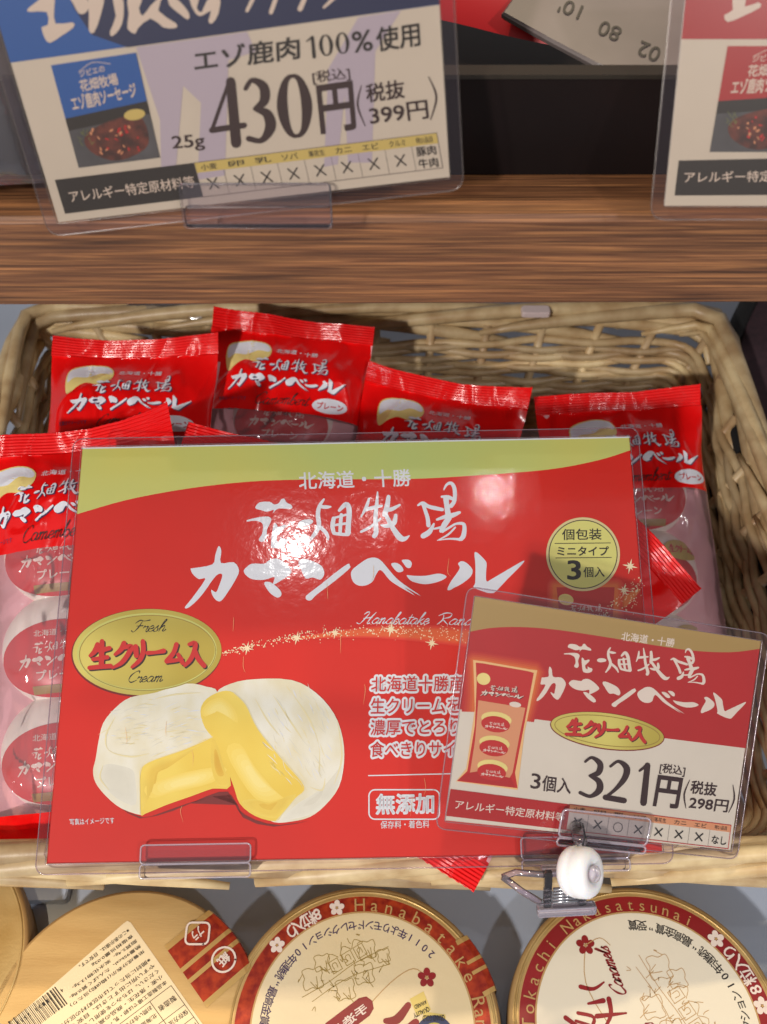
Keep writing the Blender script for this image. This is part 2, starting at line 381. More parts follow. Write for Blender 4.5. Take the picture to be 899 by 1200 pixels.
LOGO += [('P', zz(a4, k2, q)) for q in (
 [(0,180),(15,155),(50,152),(110,172),(160,200),(180,240),(175,275),(150,297),(100,282),(55,290),(30,255),(15,215)],
 [(345,187),(360,200),(355,222),(240,318),(130,400),(90,440),(60,440),(50,420),(65,400),(150,335),(250,255)],
 [(368,250),(385,220),(430,185),(480,152),(530,142),(575,160),(620,210),(680,280),(740,330),(860,413),(745,352),(818,408),(705,345),(640,300),(590,240),(565,232),(540,270),(520,310),(480,335),(430,340),(390,320),(372,285)],
 [(650,185),(690,180),(725,205),(735,235),(700,245),(670,220)], [(725,160),(770,157),(795,180),(785,213),(760,212),(738,185)])]
LOGO += [('P', zz(a5, k2, q)) for q in (
 [(42,265),(90,270),(170,270),(255,255),(295,260),(320,278),(280,305),(210,325),(150,328),(80,310),(50,285)],
 [(400,185),(425,167),(460,180),(495,215),(502,245),(480,285),(420,330),(370,355),(345,370),(325,365),(350,310),(400,240),(412,210)],
 [(515,112),(535,108),(575,145),(600,180),(597,240),(600,308),(640,290),(760,220),(862,163),(840,200),(750,290),(670,375),(640,392),(590,385),(510,350),(520,320),(522,200)])]
a6, k6 = (80, 700), 4.7316
CREAM = [('S', zz(a6, k6, q)) for q in (
 [(165,262,26),(150,300,28),(125,325,20)], [(150,292,24),(190,292,28),(232,283,24)], [(190,245,26),(188,300,30),(186,380,30)],
 [(140,345,22),(220,333,24)], [(120,392,24),(180,386,26),(238,382,26)],
 [(312,255,28),(295,290,28),(262,318,18)], [(305,280,24),(352,274,28),(338,310,28),(300,362,26),(248,392,14)],
 [(376,275,30),(380,325,28)], [(416,245,26),(418,300,28),(398,350,26),(355,388,16)], [(442,310,24),(490,306,20),(532,298,28)],
 [(602,262,26),(585,310,26),(548,355,28)], [(548,355,26),(600,350,22),(632,342,20)], [(612,318,22),(636,365,26)],
 [(672,262,20),(705,256,28),(700,300,26),(678,348,26),(648,380,18)], [(702,290,24),(722,340,28),(755,380,28)])]
CREAM_BOX = (118/k6+80, 395/k6+700, 765/k6+80, 240/k6+700)    # left, bottom, right, top
LOGO_BOX = (217, 712, 614, 566)

class Art:
    """flat print laid on a surface: fn(x, y, lift) gives the 3-D point; parts are joined per name and ink"""
    def __init__(s, fn, px=None, step=4e-5, base=0.0, maxlen=0):
        s.maxlen = maxlen; s.fn = fn; s.px = px or (lambda x, y: (x, y)); s.parts = {}; s.step = step; s.base = base; s.k = 0
    def tri(s, part, ink, layer, pts, tris):
        s.k += 1; z = s.base + layer * s.step + (s.k % 6) * s.step / 8
        if s.maxlen:
            pts = list(pts); t3 = []
            for t in tris:
                for i in range(1, len(t)-1): t3.append((t[0], t[i], t[i+1]))
            for _ in range(5):
                mid = {}; out = []
                def md(a, b):
                    k = (min(a, b), max(a, b))
                    if k not in mid:
                        if math.hypot(pts[a][0]-pts[b][0], pts[a][1]-pts[b][1]) <= s.maxlen: mid[k] = None
                        else: mid[k] = len(pts); pts.append(((pts[a][0]+pts[b][0])/2, (pts[a][1]+pts[b][1])/2))
                    return mid[k]
                for a, b, c in t3:
                    x, y, z_ = md(a, b), md(b, c), md(c, a); n_ = sum(q is not None for q in (x, y, z_))
                    if n_ == 0: out.append((a, b, c)); continue
                    if n_ == 3: out += [(a, x, z_), (x, b, y), (z_, y, c), (x, y, z_)]; continue
                    while x is None: a, b, c = b, c, a; x, y, z_ = y, z_, x
                    if n_ == 1: out += [(a, x, c), (x, b, c)]
                    elif y is not None: out += [(x, b, y), (a, x, y), (a, y, c)]
                    else: out += [(a, x, z_), (x, b, z_), (z_, b, c)]
                t3 = out
                if not any(v_ is not None for v_ in mid.values()): break
            tris = t3
        m = s.parts.setdefault((part, ink), Mesh()); m.add([s.fn(x, y, z) for x, y in pts], tris)
    def poly(s, part, ink, layer, pts, smooth=0, raw=False):
        if smooth: pts = crom(pts, smooth)
        q = pts if raw else [s.px(*p) for p in pts]
        s.tri(part, ink, layer, q, tess(q))
    def stroke(s, part, ink, layer, pts, k=4, w=None, raw=False):
        if w is not None: pts = [(p[0], p[1], w) for p in pts]
        pts = crom(pts, k, False) if len(pts) > 2 else [tuple(a + (b-a)*i/4 for a, b in zip(pts[0], pts[-1])) for i in range(5)]
        n = len(pts); L = []; Rr = []
        for i in range(n):
            a, b = pts[max(0, i-1)], pts[min(n-1, i+1)]; dx, dy = b[0]-a[0], b[1]-a[1]; d = math.hypot(dx, dy) or 1
            h = max(pts[i][2], 1e-6) / 2; L.append((pts[i][0] - dy/d*h, pts[i][1] + dx/d*h)); Rr.append((pts[i][0] + dy/d*h, pts[i][1] - dx/d*h))
        def cap(p, q, c, sgn):
            a = math.atan2(p[1]-c[1], p[0]-c[0]); h = math.hypot(p[0]-c[0], p[1]-c[1])
            return [(c[0] + h*math.cos(a + sgn*t), c[1] + h*math.sin(a + sgn*t)) for t in (.8, 1.57, 2.34)]
        ce = cap(L[-1], Rr[-1], pts[-1], -1); cs = cap(Rr[0], L[0], pts[0], -1)
        v = L + Rr + ce + cs
        q = v if raw else [s.px(*p) for p in v]
        f = []
        for i in range(n-1): f.append((i, i+1, n+i+1, n+i))
        e = 2*n; f.append((n-1, e, e+1, e+2, 2*n-1)); f.append((n, e+3, e+4, e+5, 0))
        f2 = []
        for t in f:
            A, B, C = q[t[0]], q[t[1]], q[t[2]]
            ar = sum(q[t[i]][0]*q[t[(i+1) % len(t)]][1] - q[t[(i+1) % len(t)]][0]*q[t[i]][1] for i in range(len(t)))
            f2.append(t if ar >= 0 else t[::-1])
        s.tri(part, ink, layer, q, f2)
    def line(s, part, ink, layer, a, b, w): s.stroke(part, ink, layer, [a, b], w=w)
    def text(s, part, ink, layer, body, bl, br, tl, bold=0.0, space=1.0, raw=False):
        if not raw: bl, br, tl = s.px(*bl), s.px(*br), s.px(*tl)
        n = 0 if bold < .008 else 4 if bold < .05 else 14
        v, f, u0, u1, w0, w1 = glyphs(body, 0, space)
        for i in range(max(1, n)):
            ox = oy = 0
            if n: ox, oy = bold*math.cos(2*math.pi*(i+.5)/n)*.8, bold*math.sin(2*math.pi*(i+.5)/n)*.8
            q = []
            for x, y in v:
                a = (x+ox-u0) / (u1-u0); b = (y+oy-w0) / (w1-w0)
                q.append((bl[0] + (br[0]-bl[0])*a + (tl[0]-bl[0])*b, bl[1] + (br[1]-bl[1])*a + (tl[1]-bl[1])*b))
            s.tri(part, ink, layer, q, f)
    def text_old(s, part, ink, layer, body, bl, br, tl, bold=0.0, space=1.0, raw=False):
        """ink box of the string is fitted to the parallelogram bottom-left, bottom-right, top-left"""
        v, f, x0, x1, y0, y1 = glyphs(body, bold, space)
        c0, _, u0, u1, w0, w1 = glyphs(body, 0, space)
        if not raw: bl, br, tl = s.px(*bl), s.px(*br), s.px(*tl)
        q = []
        for x, y in v:
            a = (x-u0) / (u1-u0); b = (y-w0) / (w1-w0)
            q.append((bl[0] + (br[0]-bl[0])*a + (tl[0]-bl[0])*b, bl[1] + (br[1]-bl[1])*a + (tl[1]-bl[1])*b))
        s.tri(part, ink, layer, q, f)
    def shapes(s, part, ink, layer, sh, box, bl, br, tl, fat=1.0):
        """brush shapes with bounding box (left, bottom, right, top) fitted to a parallelogram given in this art's units"""
        x0, y0, x1, y1 = box
        def mp(p):
            a = (p[0]-x0)/(x1-x0); b = (p[1]-y0)/(y1-y0)
            return (bl[0] + (br[0]-bl[0])*a + (tl[0]-bl[0])*b, bl[1] + (br[1]-bl[1])*a + (tl[1]-bl[1])*b)
        sc = math.hypot(br[0]-bl[0], br[1]-bl[1]) / abs(x1-x0) * fat
        for t, pts in sh:
            if t == 'P': s.poly(part, ink, layer, [mp(p) for p in pts], 3)
            else: s.stroke(part, ink, layer, [mp(p) + (p[2]*sc,) for p in pts])
    def script(s, part, ink, layer, word, bl, br, tl, w):
        tot = sum(SCRIPT[c][0] for c in word); x = 0
        def mp(p):
            a = (x + p[0] + p[1]*.35) / tot; b = p[1] / 2
            return (bl[0] + (br[0]-bl[0])*a + (tl[0]-bl[0])*b, bl[1] + (br[1]-bl[1])*a + (tl[1]-bl[1])*b)
        for c in word:
            for st in SCRIPT[c][1]:
                pts = [mp(p) for p in st]; n = len(pts)
                s.stroke(part, ink, layer, [(p[0], p[1], w*(.55 + .9*(i % 2))) for i, p in enumerate(pts)], 4)
            x += SCRIPT[c][0]
    def digit(s, part, ink, layer, d, bl, br, tl):
        h = math.hypot(tl[0]-bl[0], tl[1]-bl[1])
        for st in DIGITS[d]:
            s.stroke(part, ink, layer, [(bl[0]+(br[0]-bl[0])*x+(tl[0]-bl[0])*y, bl[1]+(br[1]-bl[1])*x+(tl[1]-bl[1])*y, w*h*1.12) for x, y, w in st], 6)
    def put(s, parent):
        for (part, ink), m in s.parts.items(): m.put(part, ink, parent)

def quad_plane(q, d0):
    """the parallelogram in space seen as these four photo corners (TL,TR,BR,BL), its TL at depth d0"""
    import numpy as np
    r = [ray(*p) for p in q]
    A = np.array([[r[1][i], -r[2][i], r[3][i]] for i in range(3)]); b = np.array([r[0][i] for i in range(3)])
    d = np.linalg.solve(A, b) * d0
    P = [CAM + r[0]*d0, CAM + r[1]*float(d[0]), CAM + r[2]*float(d[1]), CAM + r[3]*float(d[2])]
    mw = frame(P[3], P[2]-P[3], P[0]-P[3])
    return mw, P
def flat_art(mw, base=0.0004):
    inv = mw.inverted(); p0 = mw.translation; n = mw.to_3x3() @ Vector((0,0,1))
    def px(x, y):
        l = inv @ on_plane(x, y, p0, n); return (l.x, l.y)
    return Art(lambda x, y, z: (x, y, z), px, base=base), px

# ================================================================== SETTING
# grey plastic display shelf with raised ribs
sh = Mesh(); sh.box((-.9, -.5, -.02), (.9, 1.1, 0))
obj('shelf', sh.v, sh.f, 'grey_plastic', kind='structure')
for i, (x0, x1, y0, y1, h) in enumerate(((-.40, -.13, .122, .140, .006), (.17, .42, .118, .136, .006), (-.42, .42, .066, .074, .005), (.16, .42, .090, .098, .005), (-.45, .45, .40, .408, .005))):
    b = Mesh().box((x0, y0, .0002), (x1, y1, h), .002); b.put('shelf_rib', 'grey_plastic', kind='structure')
Mesh().box((-.40, .1015, .0002), (-.215, .1085, .0012)).put('shelf_slot', 'dark_slot', kind='structure')
# wooden board of the shelf above
BY = .235; BZ1 = CAM_Z - .1665; BZ0 = BZ1 - .0315
prof = [(BY, BZ0+.0012), (BY+.0012, BZ0), (BY+.30, BZ0), (BY+.30, BZ1), (BY+.0016, BZ1), (BY, BZ1-.0016)]
v = []; xs = [-.62 + 1.24*i/40 for i in range(41)]
for x in xs: v += [(x, y, z + .0006*math.sin(x*9)) for y, z in prof]
n = len(prof); f = [(i*n+(j+1)%n, i*n+j, (i+1)*n+j, (i+1)*n+(j+1)%n) for i in range(40) for j in range(n)]
obj('wooden_shelf', v, f, 'wood', label='brown wooden shelf board with visible grain above the wicker basket', cat='shelf')
# ================================================================== BASKET
bl_, br_ = at_z(35, 368, .072), at_z(838, 368, .072)
FY = at_z(450, 1013, .072).y; BKY = bl_.y
fl_x, fr_x = at_z(-190, 1013, .072).x, at_z(1050, 1013, .072).x
XL, XR = (bl_.x + fl_x)/2, (br_.x + fr_x)/2
H = .072
def ring(t, inset, z_t):
    """t in [0,1) round the basket, inset from the rim line; returns point and outward normal"""
    x0, x1, y0, y1 = XL + inset, XR - inset, FY + inset, BKY - inset
    r = .013
    seg = [(x1-x0-2*r), math.pi*r/2, (y1-y0-2*r), math.pi*r/2, (x1-x0-2*r), math.pi*r/2, (y1-y0-2*r), math.pi*r/2]
    L = sum(seg); d = (t % 1) * L
    st = [((x0+r, y0), (1,0)), ((x1-r, y0+r), -90), ((x1, y0+r), (0,1)), ((x1-r, y1-r), 0), ((x1-r, y1), (-1,0)), ((x0+r, y1-r), 90), ((x0, y1-r), (0,-1)), ((x0+r, y0+r), 180)]
    for i, s in enumerate(seg):
        if d <= s or i == 7: break
        d -= s
    if i % 2 == 0:
        (px_, py_), (dx, dy) = st[i]; p = Vector((px_+dx*d, py_+dy*d, z_t)); nn = Vector((dy, -dx, 0))
    else:
        c, a0 = st[i]; a = R(a0) + d/r; p = Vector((c[0]+r*math.cos(a), c[1]+r*math.sin(a), z_t)); nn = Vector((math.cos(a), math.sin(a), 0))
    return p, nn
basket = root('wicker_basket', 'large pale woven willow basket on the grey shelf holding the red cheese packs', 'basket')
NS = 42; FLARE = .032
def inset_at(z): return .004 + FLARE * (1 - z/H)
for i in range(NS):
    t = (i + .5)/NS; pts = []
    for k in range(5):
        z = .003 + (H-.006)*k/4; p, nn = ring(t, inset_at(z), z); pts.append(p)
    Mesh().tube(pts, .0024, 7).put('stake', 'willow_dark', basket, smooth=True)
rows = 22
for r_ in range(rows):
    z0 = .006 + (H-.018)*r_/(rows-1); pts = []; rad = []
    n = NS*5; ph = random.random()*6; sc = .0022 * random.uniform(.9, 1.15)
    for k in range(n):
        t = k/n; s_ = math.sin(math.pi*(t*NS*1.0) + math.pi*.5*0 + (r_ % 2)*math.pi)
        z = z0 + .0011*math.sin(t*40+ph) + .0006*noise.noise(Vector((t*60, r_, 0)))
        p, nn = ring(t, inset_at(z), z); amp = .0016
        pts.append(p + nn*amp*s_*(1 if 1 else 0)); rad.append(sc*(1 + .12*noise.noise(Vector((t*25, r_*3., 2)))))
    Mesh().tube(pts, rad, 7, True).put('weaver', 'willow_dark' if r_ < 12 else 'willow', basket, smooth=True)
NR = 20
for i in range(NR):                       # thick border rods bent over the rim, each tucked behind the next
    for lay in range(2):
        t0 = (i + .5*lay)/NR + random.uniform(-.002, .002); ln = random.uniform(.16, .21); pts = []; rad = []
        rb = random.uniform(.0034, .0048)
        dz = random.uniform(-.0022, .0018)
        for k in range(16):
            s_ = k/15
            lat = (.0060 - .0130*s_) if lay == 0 else (-.0055 + .012*s_)
            zz_ = H + dz + (-.006 + .011*math.sin(math.pi*s_)**.8 if lay == 0 else -.011 + .010*math.sin(math.pi*s_))
            p, nn = ring(t0 + ln*s_, .002, zz_)
            pts.append(p + nn*lat); rad.append(rb*(1.05 - .35*s_)*(.45 + .55*min(1, (1-s_)*6))*(.45 + .55*min(1, s_*7)))
        Mesh().tube(pts, rad, 8).put('rim_rod', 'willow', basket, smooth=True)
nb = 34
for i in range(nb):
    y = FY+.036 + (BKY-FY-.072)*i/(nb-1)
    pts = [(x, y, .005 + .0016*math.sin(x*90 + i*math.pi)) for x in [XL+.036 + (XR-XL-.072)*k/40 for k in range(41)]]
    Mesh().tube(pts, .0026, 6).put('base_rod', 'willow_dark', basket, smooth=True)
# ================================================================== PRINTED CARDS
def laminated(rt, px, corners, margin, thick=.0012, rad=.004, mats=('laminate', 'laminate_margin', 'laminate_edge')):
    """clear pouch round a card: pane over the card, a margin round it and a raised outer edge"""
    L = [px(*c) for c in corners]           # TL TR BR BL of the card, local
    cx = sum(p[0] for p in L)/4; cy = sum(p[1] for p in L)/4
    def grow(g, r):
        ex = []
        n = 4
        for i in range(4):
            p = Vector(L[i]); a = (p - Vector(L[(i-1)%4])).normalized(); b = (p - Vector(L[(i+1)%4])).normalized()
            ex.append(p + (a + b)*g)
        out = []
        for i in range(4):
            p = ex[i]; a = (ex[(i-1)%4]-p).normalized(); b = (ex[(i+1)%4]-p).normalized()
            for k in range(6):
                s = k/5; out.append(tuple(p + a*r*(1-s)**2 + b*r*s**2))
        return out[::-1]
    card = grow(0, .0003)
    m = Mesh(); m.add([(x, y, thick*.75) for x, y in card], [tuple(t) for t in tess(card)]); m.put('laminate_sheet', mats[0], rt)
    o = grow(margin, rad); i_ = grow(.0002, .0006)
    n = len(o)
    m = Mesh().add([(x, y, thick*.6) for x, y in o] + [(x, y, thick*.6) for x, y in i_], [(k, (k+1)%n, n+(k+1)%n, n+k) for k in range(n)])
    m.put('laminate_margin', mats[1], rt)
    m = Mesh().tube([(x, y, thick*.5) for x, y in o], .00022, 6, True); m.tube([(x, y, thick*.68) for x, y in i_], .00014, 5, True)
    m.put('laminate_edge', mats[2], rt, smooth=True)

# ---- big poster
PQ = [(97, 525), (737, 512), (776, 999), (55, 1012)]
pw, PP = quad_plane(PQ, .377)
PN = pw.to_3x3() @ Vector((0, 0, 1)); P0 = pw.translation
PX = pw.to_3x3() @ Vector((1, 0, 0)); PY = pw.to_3x3() @ Vector((0, 1, 0))
print('poster', [tuple(round(c, 3) for c in p) for p in PP], 'size', (PP[2]-PP[3]).length, (PP[0]-PP[3]).length, 'normal', tuple(PN))
poster = root('camembert_poster', 'large laminated red poster showing two cut cheeses, clipped to the front of the basket', 'poster', mw=pw)
A, px = flat_art(pw)
c4 = [px(*c) for c in PQ]
Mesh().prism([c4[3], c4[2], c4[1], c4[0]], 0, .0003).put('card', 'poster_red', poster)
band = [(97,525),(737,512),(738.5,528),(700,540),(640,551),(550,558),(500,561),(450,562),(410,562),(350,562.5),(290,565),(220,573),(150,586),(90.5,603)]
A.poly('gold_band', 'gold_print', 0, band[:2] + crom(band[2:], 4, False))
A.stroke('edge_line', 'white_print', 1, [(97,525.8,1.6),(737,512.8,1.6)])
A.shapes('brand_lettering', 'white_print', 1, LOGO, (0,0,1,1), (0,0), (1,0), (0,1))
A.text('place_lettering', 'white_print', 2, '北海道・十勝', (351,574), (482,570), (350,554), .022)
# gold oval
A.poly('gold_oval', 'shadow_red_print', 1, ell(172, 765.5, 88, 51.8, -2, 64))
A.poly('gold_oval', 'gold_foil_print', 2, ell(172.8, 764.5, 87.2, 50.5, -2, 64))
def ringpoly(part, ink, layer, cx, cy, a, b, w, rot=0, n=64, art=None):
    o = ell(cx, cy, a, b, rot, n); o.append(o[0]); (art or A).stroke(part, ink, layer, [(p[0], p[1], w) for p in o], 1)
ringpoly('oval_ring', 'gold_print', 3, 172.8, 764.5, 80.5, 44.5, 2.4, -2)
ringpoly('oval_ring', 'gold_foil_dark', 4, 173.4, 765.4, 79.8, 44, .9, -2)
l, b_, r, t = CREAM_BOX
A.shapes('cream_lettering', 'maroon_print', 4, CREAM, CREAM_BOX, (l+1.6, b_+1.6), (r+1.6, b_+1.6), (l+1.6, t+1.6))
A.shapes('cream_lettering', 'red_print', 5, CREAM, CREAM_BOX, (l, b_), (r, b_), (l, t))
A.script('script_lettering', 'black_print', 4, 'Fresh', (155,741), (193,740), (155,727.5), 1.0)
A.script('script_lettering', 'black_print', 4, 'Cream', (149,800), (190,799), (149,787), 1.0)
# cheeses
a7, k7 = (100, 780), 2.809
A.poly('printed_shadow', 'shadow_red_print', 1, zz(a7, k7, [(120,470),(190,500),(290,478),(400,430),(470,415),(500,470),(560,508),(640,525),(740,510),(620,530),(520,500),(480,425),(350,450),(250,485),(180,503)]), 2)
A.poly('cheese_rind', 'cheese_rind_print', 2, zz(a7, k7, [(35,310),(45,250),(60,190),(100,140),(150,105),(230,90),(330,60),(400,70),(440,95),(460,240),(440,350),(360,400),(270,440),(205,480),(185,492),(120,470),(70,430),(35,385),(27,345)]), 3)
A.poly('cheese_paste', 'cheese_paste_print', 3, zz(a7, k7, [(180,350),(210,318),(330,275),(420,235),(450,270),(480,395),(420,405),(350,430),(270,458),(200,487),(185,490),(182,420)]), 3)
def soft(pts, layer):
    cx_ = sum(p[0] for p in pts)/len(pts); cy_ = sum(p[1] for p in pts)/len(pts)
    for i_ in range(5):
        q_ = 1.25 - i_*.2; A.poly('cheese_light', 'paste_ink' + 'abcde'[i_], layer + i_*.18, zz(a7, k7, [(cx_+(p[0]-cx_)*q_, cy_+(p[1]-cy_)*q_) for p in pts]), 3)
soft([(225,395),(300,365),(400,345),(440,350),(400,385),(300,410),(240,425)], 4)
A.poly('cheese_rind', 'cheese_rind_print', 4, zz(a7, k7, [(430,95),(480,60),(560,45),(680,48),(760,90),(820,160),(848,240),(852,320),(835,400),(790,460),(740,498),(680,513),(620,515),(570,480),(520,420),(480,300),(440,180)]), 3)
A.poly('cheese_paste', 'cheese_paste_print', 5, zz(a7, k7, [(380,150),(400,110),(450,85),(490,90),(530,130),(570,210),(650,310),(722,400),(690,440),(650,490),(625,512),(560,495),(510,455),(490,400),(460,320),(430,250),(395,205)]), 3)
soft([(395,150),(415,125),(450,115),(482,145),(490,180),(465,165),(430,150),(405,165)], 6)
soft([(485,300),(520,280),(560,340),(610,400),(640,430),(590,440),(540,400)], 6)
def shade(pts, c0, c1, layer, tag_, N=8):
    cx_ = sum(p[0] for p in pts)/len(pts); cy_ = sum(p[1] for p in pts)/len(pts)
    for i_ in range(N):
        nm = 'shade_ink_%s%s' % (tag_, 'abcdefgh'[i_])
        if nm not in M: mat(nm, mix3(c0, c1, (i_+.5)/N), .5, var=.035, vscale=110)
        q_ = 1.06 - i_*.10; A.poly('cheese_side', nm, layer + i_*.09, zz(a7, k7, [(cx_+(p[0]-cx_)*q_, cy_+(p[1]-cy_)*q_) for p in pts]), 3)
shade([(40,335),(70,315),(120,322),(165,338),(176,375),(178,470),(120,455),(75,420),(42,385),(36,355)], (234,231,219), (222,218,204), 2.3, 'rind')
shade([(750,425),(800,385),(840,335),(826,400),(785,455),(740,488),(680,503),(655,502),(700,455)], (234,231,219), (222,218,204), 4.3, 'rind')
shade([(415,250),(430,245),(455,330),(472,388),(440,392),(418,340)], (242,213,94), (226,178,58), 4.6, 'pasteb')
shade([(192,470),(190,370),(214,328),(300,297),(380,262),(300,315),(225,350),(208,420)], (244,216,100), (232,192,72), 3.6, 'pastec')
shade([(560,440),(610,450),(690,425),(650,480),(625,500),(560,485),(520,450)], (244,214,98), (234,194,72), 5.8, 'pastec')
rr_ = random.Random(21)
def blotch(reg, n, layer):
    for _ in range(n):
        x, y = rr_.uniform(reg[0], reg[2]), rr_.uniform(reg[1], reg[3])
        if ((x-reg[4])/reg[6])**2 + ((y-reg[5])/reg[7])**2 > 1: continue
        a = rr_.uniform(40, 75) if reg[0] > 300 else rr_.uniform(-30, 10); L_ = rr_.uniform(6, 26)
        c, s_ = math.cos(R(a))*L_, math.sin(R(a))*L_
        A.stroke('rind_texture', rr_.choice(('cheese_rind_print', 'crease_print', 'shade_ink_rindc', 'shade_ink_rindf', 'white_print')), layer, [p + (w_,) for p, w_ in zip(zz(a7, k7, [(x-c, y-s_), (x+rr_.uniform(-3,3), y), (x+c, y+s_)]), (.15, rr_.uniform(.5, 1.3), .15))], 3)
blotch((60, 100, 400, 300, 225, 200, 175, 95), 150, 5)
blotch((560, 60, 840, 400, 705, 230, 115, 165), 190, 5)
for q in ([(182,490),(181,420),(183,352),(210,318),(330,275),(420,235)], [(490,90),(530,130),(570,210),(650,310),(722,398),(692,438),(650,488),(628,512)]):
    A.stroke('rind_edge', 'crease_print', 7, [p + (1.0,) for p in zz(a7, k7, q)])
for q in ([(100,170),(70,230),(80,280),(150,300),(210,290)], [(130,240),(150,235),(140,250)], [(560,110),(600,180),(640,230)], [(620,100),(680,190),(720,250)], [(680,90),(740,180),(770,270),(770,350)],
          [(740,400),(780,410),(790,370)], [(830,180),(845,300),(820,390)], [(650,300),(700,370),(730,410)], [(60,330),(50,370),(80,410)], [(230,110),(300,95),(380,90)]):
    A.stroke('rind_crease', 'crease_print', 5, [p + (.5 + 1.6*(i % 2),) for i, p in enumerate(zz(a7, k7, q))])
A.text('small_lettering', 'white_print', 3, '写真はイメージです', (83,967), (135,965), (82,959.5), .01)
# sparkle stream
rs = random.Random(5)
def stream(path, n, spread, seed=0):
    for i in range(n):
        t = rs.random(); k = t*(len(path)-1); j = min(int(k), len(path)-2); u = k-j
        x = path[j][0] + (path[j+1][0]-path[j][0])*u; y = path[j][1] + (path[j+1][1]-path[j][1])*u
        g = rs.gauss(0, .5); r0 = rs.uniform(.35, .95)
        A.poly('sparkle', 'sparkle_print', 4, ell(x + rs.gauss(0, 2), y + g*spread*(.3+t), r0, r0, 0, 6))
SP1 = [(262,766),(300,756),(350,746),(400,741),(450,738),(500,741),(550,744)]
A.stroke('sparkle_glow', 'poster_red', 1, [(262,766,1),(300,757,3),(360,746,5)])
for i_, w in enumerate((24, 20.5, 17, 13.5, 9.5)):
    A.stroke('sparkle_glow', 'glow_ink' + 'abcde'[i_], 1 + i_*.25, [(320+i_*10,751-i_*.8,.6),(400,743,w*.4),(450,741,w*.65),(500,743,w*.85),(560,748,w)])
stream(SP1, 420, 9)
SP2 = [(704,722),(720,707),(738,695),(752,685)]
A.stroke('sparkle_glow', 'glow_print', 1, [(718,712,5),(730,706,12),(748,692,4)])
stream(SP2, 90, 9); stream([(728,716),(746,706)], 30, 10)
def star(x, y, r):
    for a in range(0, 180, 45):
        q = r*(1 if a % 90 == 0 else .62); c, s = math.cos(R(a+12))*q, math.sin(R(a+12))*q
        A.stroke('sparkle_star', 'sparkle_print', 5, [(x-c, y-s, .2), (x, y, r*.28), (x+c, y+s, .2)])
for x, y, r in ((290,760,8),(348,748,8),(393,742,7),(458,738,9),(506,754,8),(738,664,9),(731,692,8)): star(x, y, r)
A.script('script_lettering', 'white_print', 3, 'Hanabatake', (421,731), (501,732), (422,717.5), 1.0)
A.script('script_lettering', 'white_print', 3, 'Ranch', (510,732), (558,733), (511,718.5), 1.0)
# text block
for i, (s_, w) in enumerate((('北海道十勝産', 108), ('生クリームを', 104), ('濃厚でとろり', 104), ('食べきりサイズ', 118))):
    yb = 811 + 25.4*i; x0 = 435 - .4*i
    A.text('claim_lettering', 'white_print', 2, s_, (x0, yb), (x0+w, yb-1), (x0+.6, yb-18), .19)
    A.text('claim_lettering', 'red_print', 4, s_, (x0, yb), (x0+w, yb-1), (x0+.6, yb-18), .018)
A.stroke('rule', 'white_print', 2, [(432,909,1.3),(560,906,1.3)])
for pts in (rrect(432.5, 925.5, 515, 960, 7, 4),):
    A.stroke('claim_box', 'white_print', 2, [(p[0], p[1], 1.6) for p in pts + [pts[0]]], 1)
A.text('claim_lettering', 'white_print', 4, '無添加', (441,954), (508,953), (441.5,931), .05)
A.text('small_lettering', 'white_print', 3, '保存料・着色料', (446,971), (503,970), (446.3,962), .01)
# round badge and small pack picture
def pack_picture(art, q, glow=True):
    f = lambda u, v: tuple(q[0][i] + (q[1][i]-q[0][i])*u + (q[2][i]-q[0][i])*v for i in (0, 1))
    return f
for i_ in range(5):
    g_ = 9 - i_*1.8
    A.poly('pack_glow', 'glow_ink' + 'abcde'[i_], 1 + i_*.18, rrect(650-g_, 687-g_, 722+g_, 745, g_, 4))
A.poly('pack_glow', 'glow_light_print', 2, [(650,687),(722,687),(719,735),(655,735)])
A.poly('pack_picture', 'red_print', 3, [(652,688.5),(720,688.5),(717,735),(657,735)])
A.poly('pack_picture', 'cheese_light_print', 4, ell(663, 703, 9, 6.5, 12, 20))
A.shapes('pack_picture', 'cream_print', 4, LOGO, LOGO_BOX, (657,725), (715,728), (657,706))
A.poly('badge', 'badge_ring', 5, ell(683, 650, 43.2, 43.2, 0, 64))
A.poly('badge', 'black_print', 6, ell(683, 650, 40.4, 40.4, 0, 64))
A.poly('badge', 'badge_yellow', 7, ell(683, 650, 39.3, 39.3, 0, 64))
A.text('badge_lettering', 'black_print', 8, '個包装', (658.5,633.5), (704.5,633), (658.5,620.5), .02)
A.text('badge_lettering', 'black_print', 8, 'ミニタイプ', (653,651.5), (713,651.5), (653,641), .035)
A.text('badge_lettering', 'black_print', 8, '3', (665,679.5), (680,679.5), (665,657.5), .03)
A.text('badge_lettering', 'black_print', 8, '個入', (683.5,677), (708,676.5), (683.5,665), .02)
A.line('badge_lettering', 'black_print', 8, (650,637.4), (715,636.8), .9); A.line('badge_lettering', 'black_print', 8, (651,654.4), (716,653.8), .9)
# scuffs
for i in range(16):
    x, y = rs.uniform(110, 700), rs.uniform(600, 960)
    A.stroke('scuff', 'glow_light_print', 9, [(x, y, .25), (x+rs.uniform(-2,2), y+rs.uniform(5,16), .4), (x+rs.uniform(-3,3), y+rs.uniform(16,24), .1)])
A.put(poster)
laminated(poster, px, PQ, .0035, .0016)

